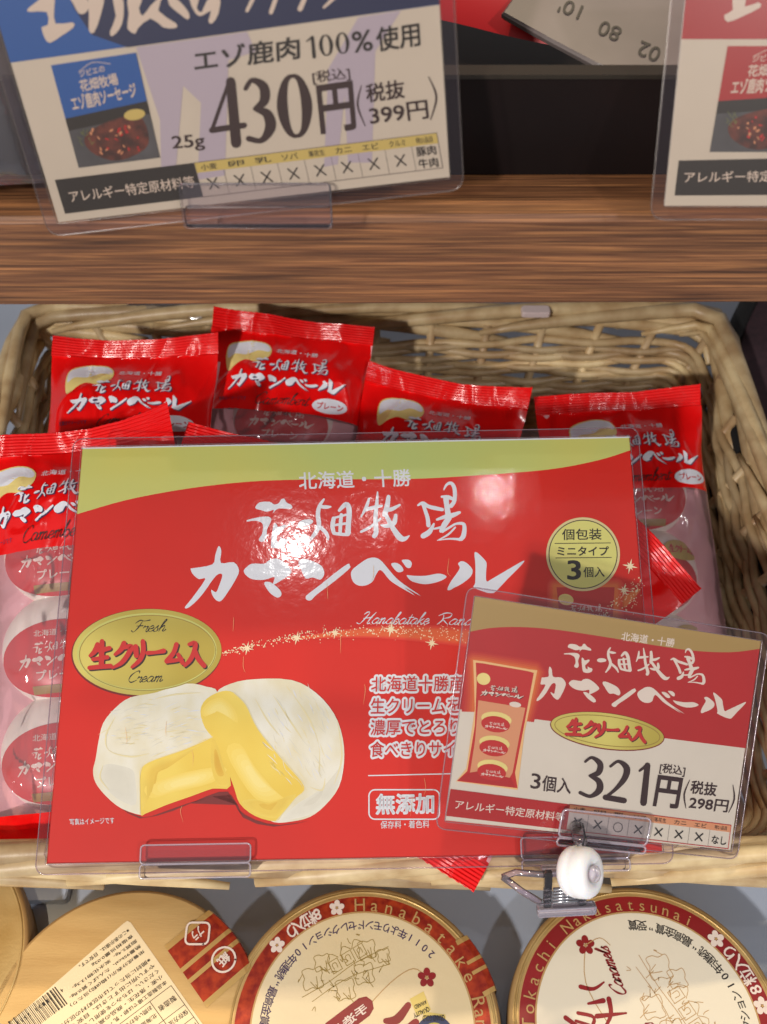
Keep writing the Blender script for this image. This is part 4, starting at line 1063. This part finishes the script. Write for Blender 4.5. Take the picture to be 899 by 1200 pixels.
            for r_ in range(nr2):
                for k_ in range(na2): ff.append((r_*na2+k_, (r_+1)*na2+k_, (r_+1)*na2+(k_+1)%na2, r_*na2+(k_+1)%na2))
            obj('portion_label', vv, ff, 'mini_label', ms, smooth=True)
            B.text('portion_lettering', 'cream_print', 1, '北海道・十勝', (-9,-3.5), (9,-3.5), (-9,-6), .01)
            B.shapes('portion_lettering', 'cream_print', 1, LOGO, LOGO_BOX, (-15,8.5), (16,8.5), (-15,-2.8))
            B.text('portion_lettering', 'cream_print', 1, 'プレーン', (-8,13), (9,13), (-8,9.4), .03)
            B.poly('portion_badge', 'gold_foil_dark', 1, [(-10,15),(11,15),(11,18),(-10,18)])
            B.poly('portion_badge', 'gold_foil_print', 3, ell(16.5, -9, 8.6, 5, 8, 28))
            B.shapes('portion_badge', 'red_print', 5, CREAM, CREAM_BOX, (10,-8), (23.5,-6.5), (10,-12))
            B.put(ms)
    return rt
def pack_frame(c, e, depth=None, off=None, tilt=None, bottom=False, roll=0, PLEN=.168):
    """c: pixel of the middle of the top (or bottom) edge, e: a second pixel to its right along that edge"""
    if off is not None: n = PN.copy(); p0 = P0 - PN*off
    else:
        n = Vector((math.sin(R(roll)), -math.sin(R(tilt)), math.cos(R(tilt)))).normalized(); p0 = at_depth(c[0], c[1], depth)
    C = on_plane(c[0], c[1], p0, n); E = on_plane(e[0], e[1], p0, n)
    ex = (E-C).normalized(); ey = n.cross(ex)
    if bottom: C = C + ey*PLEN
    for s in (-1, 1):
        q = C + ex*s*PWID/2; r = q - CAM; d = r.dot(AX); print('   corner px', round(CX + FPX*r.x/d), round(CY - FPX*r.dot(UP)/d), 'z', round(q.z, 3), 'y', round(q.y, 3))
    q = C - ey*PLEN; r = q - CAM; d = r.dot(AX); print('   bottom px', round(CX + FPX*r.x/d), round(CY - FPX*r.dot(UP)/d), 'z', round(q.z, 3), 'y', round(q.y, 3))
    return frame(C, ex, ey)
G = 'cheese_pack'
print('B'); make_pack(G, 'red cheese pack at the back left of the basket, partly under another pack', pack_frame((162,398),(258,399), depth=.462, tilt=20), 2, lift=(.002,.009))
print('C'); make_pack(G, 'red cheese pack standing highest at the back of the basket, left of centre', pack_frame((346,374),(440,383), depth=.478, tilt=24), 3, lift=(.007,.0))
print('D'); make_pack(G, 'red cheese pack behind the poster, right of centre, its top edge sloping down', pack_frame((526,447),(612,464), depth=.470, tilt=20), 4, lift=(.004,.012))
print('E'); make_pack(G, 'red cheese pack along the right side of the basket with clear window showing two portions', pack_frame((721,460),(815,456), depth=.470, tilt=22), 5, lift=(0,.007), dx0=5)
print('A'); make_pack(G, 'front left red cheese pack beside the poster, cut by the picture edge, clear window below', pack_frame((97,503),(197,494), off=.020), 1, lift=(.002,.020), T=.012, dx0=-9)
print('F'); make_pack(G, 'red cheese pack mostly hidden, only its ridged top edge rising behind the poster', pack_frame((330,520),(430,543), off=.0185), 6, PLEN=.10)
print('G'); make_pack(G, 'red cheese pack lying aslant behind the poster, its corner pointing right over another pack', pack_frame((741,601),(807,675), off=.0185), 8, lift=(0,.003))
print('H'); make_pack(G, 'red cheese pack under the poster, its ridged end poking out over the front rim', pack_frame((440,974),(488,1004), off=.0045, bottom=True, PLEN=.085), 9, PLEN=.085, T=.002)

# ================================================================== ROUND CARAMEL BOXES
def box_frame(c, z, rot): 
    p = at_z(c[0], c[1], z); return Matrix.Translation(p) @ Matrix.Rotation(R(rot), 4, 'Z') @ Matrix.Scale(LZS, 4)
BR = .0485; BH = .0185; LZ = .0200; LZS = (CAM_Z-LZ)/(CAM_Z-.04)
def box_body(rt, r, side_mat, top_mat):
    prof = [(-BH, r-.0012), (-.010, r-.0012), (-.0098, r-.0003), (-.0092, r), (-.0012, r), (-.0003, r-.0004), (0, r-.0013)]
    n = 96; v = []; f = []
    for h, q in prof:
        for k in range(n): v.append((q*math.cos(2*math.pi*k/n), q*math.sin(2*math.pi*k/n), h))
    f = [(i*n+k, i*n+(k+1)%n, (i+1)*n+(k+1)%n, (i+1)*n+k) for i in range(len(prof)-1) for k in range(n)]
    f.append(tuple(range(n))[::-1]); obj('side', v, f, side_mat, rt, smooth=True)
    ring_ = [((r-.0022)*math.cos(2*math.pi*k/n), (r-.0022)*math.sin(2*math.pi*k/n), .0001) for k in range(n)]
    if top_mat != 'box_wood': Mesh().tube(ring_, .0004, 6, True).put('lid_edge', top_mat, rt, smooth=True)
    m = Mesh().add([((r-.0013)*math.cos(2*math.pi*k/n), (r-.0013)*math.sin(2*math.pi*k/n), 0) for k in range(n)], [tuple(range(n))]); m.put('lid', top_mat, rt)
def disc(A, part, ink, layer, r, n=96): A.poly(part, ink, layer, ell(0, 0, r, r, 0, n))
def arc_text(A, part, ink, layer, s, r, a_mid, span, size, bold=.02, inward=True, wf=.62):
    """letters round a circle; a in degrees, tops pointing outward when inward is False"""
    n = len(s)
    for i, ch_ in enumerate(s):
        if ch_ == ' ': continue
        t = (i + .5)/n - .5
        a = R(a_mid + span*t*(-1 if not inward else 1))
        out = Vector((math.cos(a), math.sin(a))); tan = Vector((-out.y, out.x)) if inward else Vector((out.y, -out.x)); up = -out if inward else out
        v, f, x0, x1, y0, y1 = glyphs(ch_, 0)
        k = size; c = out*r; w = (x1-x0); cy_ = .36
        q = [(c.x + tan.x*(x-(x0+x1)/2)*k + up.x*(y-cy_)*k, c.y + tan.y*(x-(x0+x1)/2)*k + up.y*(y-cy_)*k) for x, y in v]
        A.tri(part, ink, layer, q, f)
        if bold > 0:
            for dx, dy in ((bold*k*.9, 0), (0, bold*k*.9)): A.tri(part, ink, layer, [(x+dx, y+dy) for x, y in q], f)
def flower(A, x, y, r, ink, layer=4):
    for k in range(5):
        a = 2*math.pi*k/5 + .3; A.poly('flower', ink, layer, ell(x + r*.58*math.cos(a), y + r*.58*math.sin(a), r*.42, r*.36, math.degrees(a), 12))
    A.poly('flower', 'lid_gold_line', layer+2, ell(x, y, r*.16, r*.16, 0, 8))
LG = 'round boxes in front of the basket'
def caramel_lid(label, c, rot, red_ink, cream_ink, z=.0200):
    """local +Y is the side facing away from the camera before rot"""
    rt = root('caramel_box', label, 'box', LG, box_frame(c, z, rot))
    box_body(rt, BR, 'box_side', 'lid_gold')
    A = Art(lambda x, y, z: (x, y, z), step=5e-5, base=1e-4)
    disc(A, 'red_band', 'lid_gold_line', 0, .0452); disc(A, 'red_band', red_ink, 1, .0448); disc(A, 'cream_face', 'lid_gold_line', 2, .0394); disc(A, 'cream_face', cream_ink, 3, .0388)
    return rt, A
# box on the right: upside-down print seen from the viewer's side
def dress(A, off, warm):
    white = 'cream_print'; gold = 'lid_gold_line'
    R2 = .0419
    arc_text(A, 'band_lettering', gold, 5, 'Tokachi', R2, off+162, -44, .0062, .0, False)
    arc_text(A, 'band_lettering', gold, 5, 'Nakasatsunai', R2, off+93, -66 if 0 else 70, .0058, .0, False)
    arc_text(A, 'band_lettering', gold, 5, 'Hanabatake', R2, off-125, 78, .0066, .0, False)
    arc_text(A, 'band_lettering', white, 5, '8粒入り', R2, off+26, 22, .0060, .03, True)
    for a in (off+42, off+10):
        flower(A, R2*math.cos(R(a)), R2*math.sin(R(a)), .0030, white, 5)
    arc_text(A, 'award_lettering', 'black_print', 5, '2011年よりモンドセレクション10年連続“最高金賞”受賞', .0345, off+12, 172, .0045, .02, True)
def mirror_flat(A): pass
rt, A = caramel_lid('round caramel box at the bottom right with dark red ring and red lettering', (760,1206), 0, 'lid_red', 'lid_cream_plain')
R2 = .0419
arc_text(A, 'band_lettering', 'lid_gold_line', 5, 'Tokachi', R2, 158, 46, .0062, .0, False)
arc_text(A, 'band_lettering', 'lid_gold_line', 5, 'Nakasatsunai', R2, 93, 72, .0058, .0, False)
arc_text(A, 'band_lettering', 'cream_print', 5, '8粒入り', R2, 27, 26, .0058, .03, True)
for a_ in (45, 10): flower(A, R2*math.cos(R(a_)), R2*math.sin(R(a_)), .0031, 'cream_print', 5)
arc_text(A, 'award_lettering', 'black_print', 5, 'モンドセレクション10年連続“最高金賞”受賞', .0345, 32, 122, .0039, .02, True)
flower(A, -.0185, .0275, .0035, 'lid_red', 5)
for q_ in ([(-.0185,.0275,.0003),(-.020,.015,.0003),(-.014,.002,.0003),(-.004,-.012,.0003)], [(-.0185,.0275,.0003),(-.013,.030,.0003),(-.0095,.0275,.0003)]): A.stroke('stem_line', 'lid_gold_line', 5, q_)
A.script('caramels_lettering', 'lid_red', 6, 'Caramels', (-.0058,.0105), (-.0105,.0270), (-.0105,.0098), .0005)
B_ = [[(-.022,.0135,.0016),(-.0175,.0128,.0012),(-.0135,.0150,.0006)], [(-.020,.0080,.0008),(-.0145,.0090,.0017)], [(-.0175,.0040,.0016),(-.0120,.0045,.0012),(-.0070,.0050,.0006)], [(-.0125,.0095,.0018),(-.0125,.0045,.0014),(-.0155,.0000,.0008)],
      [(-.0285,.0035,.0016),(-.0235,.0000,.0013)], [(-.0240,.0050,.0012),(-.0185,.0035,.0012),(-.0215,-.0010,.0012),(-.0270,-.0005,.001)], [(-.0250,.0025,.0010),(-.0205,.0012,.001)], [(-.024,-.003,.0016),(-.018,-.006,.0016),(-.012,-.004,.001)], [(-.013,-.002,.0018),(-.009,-.006,.0014),(-.006,-.003,.001)]]
for q_ in B_: A.stroke('caramel_lettering', 'lid_red', 5, q_)
A.stroke('red_pill', 'lid_red', 5, [(.0005,-.0010,.0065),(.0060,-.0130,.0065)], 3)
A.text('red_pill', 'cream_print', 7, '手造り', (.0088,-.012), (.0020,.0025), (.0038,-.0145), .04, raw=True)
def sketch(A, ox, oy, sc, rot, ink, n=1):
    r3 = random.Random(3); c, s = math.cos(R(rot)), math.sin(R(rot))
    T_ = lambda x, y: (ox + (x*c-y*s)*sc, oy + (x*s+y*c)*sc)
    def st(pts, w=.00022): A.stroke('farm_drawing', ink, 5, [T_(*p)+(w,) for p in pts], 3)
    for bx, by, rr in ((-.9,.2,.32), (-.45,.45,.25), (.9,.1,.28), (.5,-.45,.3), (-.2,-.55,.3), (1.25,-.3,.2)):
        pts = []
        for k_ in range(13):
            a = 2*math.pi*k_/12; q = rr*(1 + .25*math.sin(k_*2.1)); pts.append((bx+q*math.cos(a), by+q*math.sin(a)))
        st(pts); st([(bx, by-rr*.6), (bx+.05, by-rr*1.5)]); st([(bx-.1, by-.05), (bx, by-.3), (bx+.12, by)])
    for x in (-.3, .15, .55):
        st([(x,0),(x,.35)]); st([(x,.35),(x+.3,.35)]); st([(x+.3,.35),(x+.3,0)]); st([(x,0),(x+.3,0)]); st([(x-.04,.35),(x+.15,.55),(x+.34,.35)]); st([(x+.08,.1),(x+.08,.25),(x+.2,.25),(x+.2,.1)])
    st([(-1.4,-.1),(-.5,-.12),(.4,-.05),(1.5,-.15)]); st([(-1.2,-.35),(-.4,-.3),(.3,-.35),(1.3,-.6)])
    for k_ in range(26):
        x, y = r3.uniform(-1.3,1.3), r3.uniform(-.7,.6); st([(x,y),(x+r3.uniform(-.12,.12),y+r3.uniform(-.12,.12)),(x+r3.uniform(-.15,.15),y+r3.uniform(-.05,.2))])
sketch(A, .0105, .0080, .0135, -62, 'lid_gold_line')
A.put(rt)
# middle box
rt, A = caramel_lid('round caramel box with sparkling red ring, in the middle of the bottom row', (425,1206), 0, 'lid_red_sparkle', 'lid_cream')
arc_text(A, 'band_lettering', 'lid_gold_line', 5, 'Hanabatake', R2, 58, 76, .0066, .0, False)
arc_text(A, 'band_lettering', 'lid_gold_line', 5, 'Ranch', R2, 2, 24, .0066, .0, False)
arc_text(A, 'band_lettering', 'cream_print', 5, '8粒入り', R2, 122, 20, .0056, .04, True)
for a_ in (104, 139): flower(A, R2*math.cos(R(a_)), R2*math.sin(R(a_)), .0029, 'cream_print', 5)
arc_text(A, 'award_lettering', 'navy_print', 5, '2011年よりモンドセレクション10年連続“最高金賞”受賞', .0345, 118, 152, .0037, .02, True)
sketch(A, -.0075, .0195, .0120, 30, 'gold_foil_dark')
flower(A, .0228, .0165, .0034, 'lid_red', 5)
A.stroke('stem_line', 'lid_gold_line', 5, [(.0228,.0165,.0003),(.018,.0195,.0003),(.010,.0150,.0003),(.000,.005,.0003),(-.006,-.004,.0003)])
A.stroke('red_pill', 'lid_red', 5, [(.0005,.0070,.0068),(-.0110,-.0010,.0068)], 3)
A.text('red_pill', 'cream_print', 7, '手造り', (.0020,.0058), (-.0090,-.0022), (.0002,.0082), .04, raw=True)
A.stroke('caramel_lettering', 'lid_red', 5, [(.0160,.0075,.0022),(.0120,.0030,.0030),(.0080,.0025,.0018)]); A.stroke('caramel_lettering', 'lid_red', 5, [(.0185,.0020,.0026),(.0130,-.0020,.0026)])
A.poly('gold_seal', 'yellow_strip_print', 5, [(.0165,.0095),(.0215,.0120),(.0240,.0060),(.0190,.0040)])
A.poly('gold_seal', 'yellow_strip_print', 5, [(.0215,.0055),(.0290,.0045),(.0290,.0015),(.0205,.0020)])
A.poly('gold_seal', 'medal_blue', 6, ell(.0250, -.0025, .0068, .0068, 0, 32)); A.poly('gold_seal', 'gold_foil_print', 8, ell(.0250, -.0025, .0045, .0045, 0, 24))
A.text('gold_seal', 'black_print', 8, 'QUALITY', (.0230,.0072), (.0175,.0050), (.0236,.0056), .02, raw=True); A.text('gold_seal', 'black_print', 8, 'AWARD', (.0222,.0092), (.0180,.0074), (.0227,.0080), .02, raw=True)
A.text('gold_seal', 'black_print', 8, 'GRAND GOLD', (.0286,.0044), (.0210,.0042), (.0286,.0025), .02, raw=True)
A.put(rt)
def seal_tape(rt, ang, w, depth=.021, ink='lid_red_sparkle'):
    """foil tape wrapping from the lid over the side"""
    a = R(ang); out = Vector((math.cos(a), math.sin(a), 0)); tan = Vector((-out.y, out.x, 0))
    stripes = [(-.5,-.42,'tape_gold'),(-.42,-.12,ink),(-.12,-.06,'tape_gold'),(-.06,.06,ink),(.06,.12,'tape_gold'),(.12,.42,ink),(.42,.5,'tape_gold')]
    r = BR; path = [(r-depth, .0006), (r-.002, .0006), (r+.0003, .0002), (r+.0008, -.001), (r+.0008, -.010), (r+.0006, -.0175)]
    for s0, s1, ik in stripes:
        m = Mesh(); v = []
        for q, h in path:
            for s in (s0, (s0+s1)/2, s1):
                t = tan*(s*w); e = out*(q if q < r-.003 else math.sqrt(max(0, q*q - (s*w)**2))) ; v.append(e + t + Vector((0,0,h)))
        f = [(i*3+k, (i+1)*3+k, (i+1)*3+k+1, i*3+k+1) for i in range(len(path)-1) for k in range(2)]
        m.add(v, f).put('seal_tape', ik, rt)
    return out, tan
seal_tape(rt, 27, .021, .0055)
# left box: plain wood side with the information sticker
rt = root('caramel_box', 'round wooden box at the bottom left with a tilted barcode sticker and red gold tape', 'box', LG, box_frame((140,1210), LZ, 0))
BRs = BR; box_body(rt, BRs, 'box_side', 'box_wood')
mw = rt.matrix_world.copy(); bpy.context.view_layer.update(); mw = box_frame((140,1210), LZ, 0)
A, px = flat_art(mw, base=1e-4)
ko, kk = (0, 1030), 3.2107
S3 = lambda x, y: (ko[0] + x/kk, ko[1] + y/kk)
stc = [S3(480,158), S3(800,600), S3(560,900), S3(-130,700)]
A.poly('sticker', 'sticker', 1, [S3(465,168), S3(480,158), S3(492,164), S3(815,620), S3(600,1000), S3(-60,640), S3(0,575)])
e1 = Vector((480-800, 158-600, )).normalized()   # runs up-left: along the sticker's right edge
dn = Vector((.585, .81)); lf = Vector((-.80, .60))  # along the right edge (down), along the top edge (left-down)
o0 = Vector((478, 172))
lines = ['栄養成分表示1箱(8粒)当たり', '熱量165kcal、たんぱく質0.8g、', '脂質10.02g炭水化物13.3g、', '食塩相当量0.4g', '※この表示値は、目安です。', '※品質保持のため日光に当てないでください。', 'お召し上がりの際はとき混ぜて', 'ください。開封後はお早めに', '製造工場では卵・小麦・商品の', '本品製造のお問い合わせ先']
import builtins
def st_text(s, along, across, length, size, ink='black_print'):
    """text running down-left, upside down as in the picture"""
    b0 = o0 + dn*across + lf*along
    bl = S3(*(b0)); br = S3(*(b0 + lf*length)); tl = S3(*(b0 + dn*size))
    A.text('sticker_lettering', ink, 3, s, bl, br, tl, .015)
for i, (s_, L_) in enumerate((('※この表示値は、目安です。', 232), ('食塩相当量0.02g', 190), ('脂質5.4g、炭水化物13.3g、', 300), ('熱量95kcal、たんぱく質0.8g、', 330), ('栄養成分表示(1箱(8粒)当たり)', 345))):
    st_text(s_, 6+0*i, 14 + i*24, L_, 15)
for i, (s_, L_) in enumerate((('※開封に当たっては市区町村の区分に', 430), ('やすい所に出すときは、目安です。', 430), ('ください。はちみつを使用しています。', 440), ('小麦・落花生・商品の高いもの', 380), ('本品製造工場では卵・乳・', 260))):
    st_text(s_, 6, 150 + i*26, L_, 16)
def st_line(a0_, c0, a1_, c1, w=.7):
    p = o0 + lf*a0_ + dn*c0; q = o0 + lf*a1_ + dn*c1; A.line('sticker_table', 'black_print', 3, S3(*p), S3(*q), w)
st_line(0, 284, 420, 284); st_line(0, 284, 0, 560); st_line(0, 372, 420, 372); st_line(0, 430, 420, 430); st_line(0, 490, 420, 490); st_line(100, 284, 100, 560)
for s_, a0_, c0, L_, sz in (('製造者', 12, 318, 78, 22), ('保存方法', 6, 388, 84, 20), ('内容量', 8, 448, 70, 20), ('お問い合わせ', 108, 296, 120, 18), ('北海道十勝', 108, 330, 120, 18), ('株式会社', 250, 300, 80, 18)):
    st_text(s_, a0_, c0, L_, sz)
# barcode
bo = Vector((205, 400)); rb = random.Random(11); pos = 0
for i in range(34):
    w_ = rb.choice((2, 2, 3.5, 5)); p = bo + lf*pos + Vector((2, 8)); q = p + dn*78
    A.line('barcode', 'black_print', 3, S3(*p), S3(*q), w_/kk*.95); pos += w_ + rb.choice((2.5, 3.5, 5))
for i, ch_ in enumerate('4541109 2562'):
    if ch_ != ' ': 
        b0 = Vector((238, 418)) + lf*(i*17 if i == 0 else 18 + i*17) - dn*8 ; A.text('sticker_lettering', 'black_print', 3, ch_, S3(*b0), S3(*(b0 + lf*9)), S3(*(b0 + dn*14)), .02)
A.put(rt)
o_, t_ = seal_tape(rt, 41, .027)
A = Art(lambda x, y, z: (x, y, z), step=6e-5, base=.0008)
# recycling marks on the tape
def mark(ch_, x, y, r, square):
    shp = (rrect(x-r, y-r*.9, x+r, y+r*.9, r*.4, 3) if square else ell(x, y, r, r, 0, 24))
    A.stroke('recycling_mark', 'cream_print', 3, [(p[0], p[1], r*.17) for p in shp + [shp[0]]], 1)
    c, s = math.cos(R(225)), math.sin(R(225)); bl = (x - r*.5*c + r*.45*s, y - r*.5*s - r*.45*c)
    A.text('recycling_mark', 'cream_print', 3, ch_, bl, (bl[0]+r*c, bl[1]+r*s), (bl[0]-r*.9*s, bl[1]+r*.9*c), .04, raw=True)
mark('プラ', .0235, .0325, .0042, True); mark('紙', .0340, .0235, .0042, False)
A.put(rt)
# far left box
rt = root('caramel_box', 'round golden box lid mostly cut off by the left picture edge, below the basket', 'box', LG, box_frame((-128,1130), LZ, 0))
box_body(rt, BR, 'box_side', 'lid_gold')

# ================================================================== THINGS BEHIND AND ABOVE
# black tray with packs on the wooden shelf
ty = BY + .020
tray = root('black_tray', 'dark glossy tray standing on the wooden shelf behind the price cards', 'tray')
Mesh().box((-.30, ty, BZ1+.0008), (.30, ty+.004, BZ1+.0298), .0008).put('front_wall', 'black_box', tray)
Mesh().box((-.30, ty-.0008, BZ1+.0302), (.30, ty+.0045, BZ1+.0314), .0008).put('rim', 'black_plastic', tray)
Mesh().box((-.30, ty+.0042, BZ1+.0008), (.30, ty+.13, BZ1+.003), .0008).put('tray_floor', 'black_plastic', tray)
# meat pouch lying in the tray
pm = frame(Vector((.060, ty+.085, BZ1+.036)), Vector((1, -.38, -.06)), Vector((.3, 1, .35)))
pouch = root('meat_pouch', 'dark red and silver food pouch lying in the black tray, printed date upside down', 'pouch', mw=pm)
def cushion(w, h, t, nx=20, ny=14, x0=0):
    v = []; f = []
    for j in range(ny+1):
        for i in range(nx+1):
            u, w_ = i/nx*2-1, j/ny*2-1; v.append((x0 + u*w/2, w_*h/2, t*max(0,(1-u**4)*(1-w_**4))**.5 + .0008*noise.noise(Vector((u*3, w_*3, 1)))))
    for j in range(ny):
        for i in range(nx): a = j*(nx+1)+i; f.append((a, a+1, a+nx+2, a+nx+1))
    return v, f
v, f = cushion(.15, .10, .008); obj('pouch_body', v, f, 'pack_red_flat', pouch, smooth=True)
pn = pm.to_3x3() @ Vector((0,0,1)); pz = pm @ Vector((0,0,.0088))
A = Art(lambda x, y, z: (x, y, z), lambda x, y: tuple((pm.inverted() @ on_plane(x, y, pz, pn))[:2]), step=1e-4, base=.0090)
sv = [A.px(*p) for p in ((588,14),(640,-60),(830,-60),(830,90),(745,92),(700,76),(640,44))]
Mesh().prism(sv[::-1] if 0 else sv[::-1], .0060, .0088, .0008).put('silver_end', 'pouch_film', pouch)
for s_, x, y in (("10'", 672, 12), ('80', 718, 38), ('02', 764, 62)): A.text('date_lettering', 'black_print', 1, s_, (x+12, y-4), (x-12, y-14), (x+5, y+12), .01)
A.put(pouch)
# wooden crate and glinting bag at the far left of the wooden shelf
cr = root('wooden_crate', 'brown wooden crate at the upper left behind the blue price card', 'crate')
Mesh().box((-.26, ty-.010, BZ1+.0008), (-.115, ty+.0, BZ1+.014), .001).put('side_slat', 'wood', cr)
Mesh().box((-.26, ty-.008, BZ1+.0165), (-.115, ty+.002, BZ1+.034), .001).put('side_slat', 'wood', cr)
v, f = cushion(.05, .05, .008, 16, 16)
bagm = frame(Vector((-.118, ty-.012, BZ1+.034)), Vector((1, .1, 0)), Vector((0, .5, 1)))
o = obj('clear_bag', v, f, 'tape_film', None, smooth=True, label='crumpled clear plastic bag at the upper left edge behind the blue card', cat='bag'); o.matrix_world = bagm
# dark cloth bag on the right
cloth = root('cloth_bag', 'dark purple cloth bag with black piping standing right of the basket', 'bag')
zc = .060
pts = [at_z(884, 340, zc), at_z(846, 440, zc), at_z(880, 560, zc), at_z(935, 700, zc), at_z(1200, 700, zc), at_z(1200, 330, zc)]
pp = [(p.x, p.y) for p in pts]
Mesh().prism(crom(pp, 3)[::-1] if 0 else pp, .001, zc, .004).put('body', 'dark_cloth', cloth, smooth=False)
edge = crom([tuple(p) for p in pts[:4]], 5, False); Mesh().tube([(p[0], p[1], zc+.0005) for p in edge], .0045, 10).put('piping', 'black_piping', cloth, smooth=True)
# bits of clear tape on the back rim
def tapebit(px0, px1, z, label, m_='tape_film', wob=.0015):
    p = at_z(px0[0], px0[1], z); q = at_z(px1[0], px1[1], z); v = []; f = []; n = 16
    for i in range(n+1):
        t = i/n
        for j in range(5):
            s = j/4; c = p.lerp(q, t); v.append((c.x, c.y - .004 + .010*s, z + .0045*math.sin(math.pi*s) + wob*noise.noise(Vector((t*7, s*4, px0[0])))))
    for i in range(n):
        for j in range(4): a = i*5+j; f.append((a, a+5, a+6, a+1))
    return obj('tape_strip', v, f, m_, None, smooth=True, label=label, cat='tape')
tapebit((150,364), (238,368), H+.0035, 'clear wrinkled tape stuck over the back left of the basket rim')
pc = at_z(628, 363, H+.010); b = Mesh().box((pc.x-.0075, pc.y-.003, H+.007), (pc.x+.0075, pc.y+.003, H+.0105), .0015)  # pale body colour stands for the highlight on the clear plastic
b.put('plastic_tab_glint', 'tab_highlight_pale', None, label='small clear plastic tab on the middle of the back rim, highlight painted pale', cat='tab')
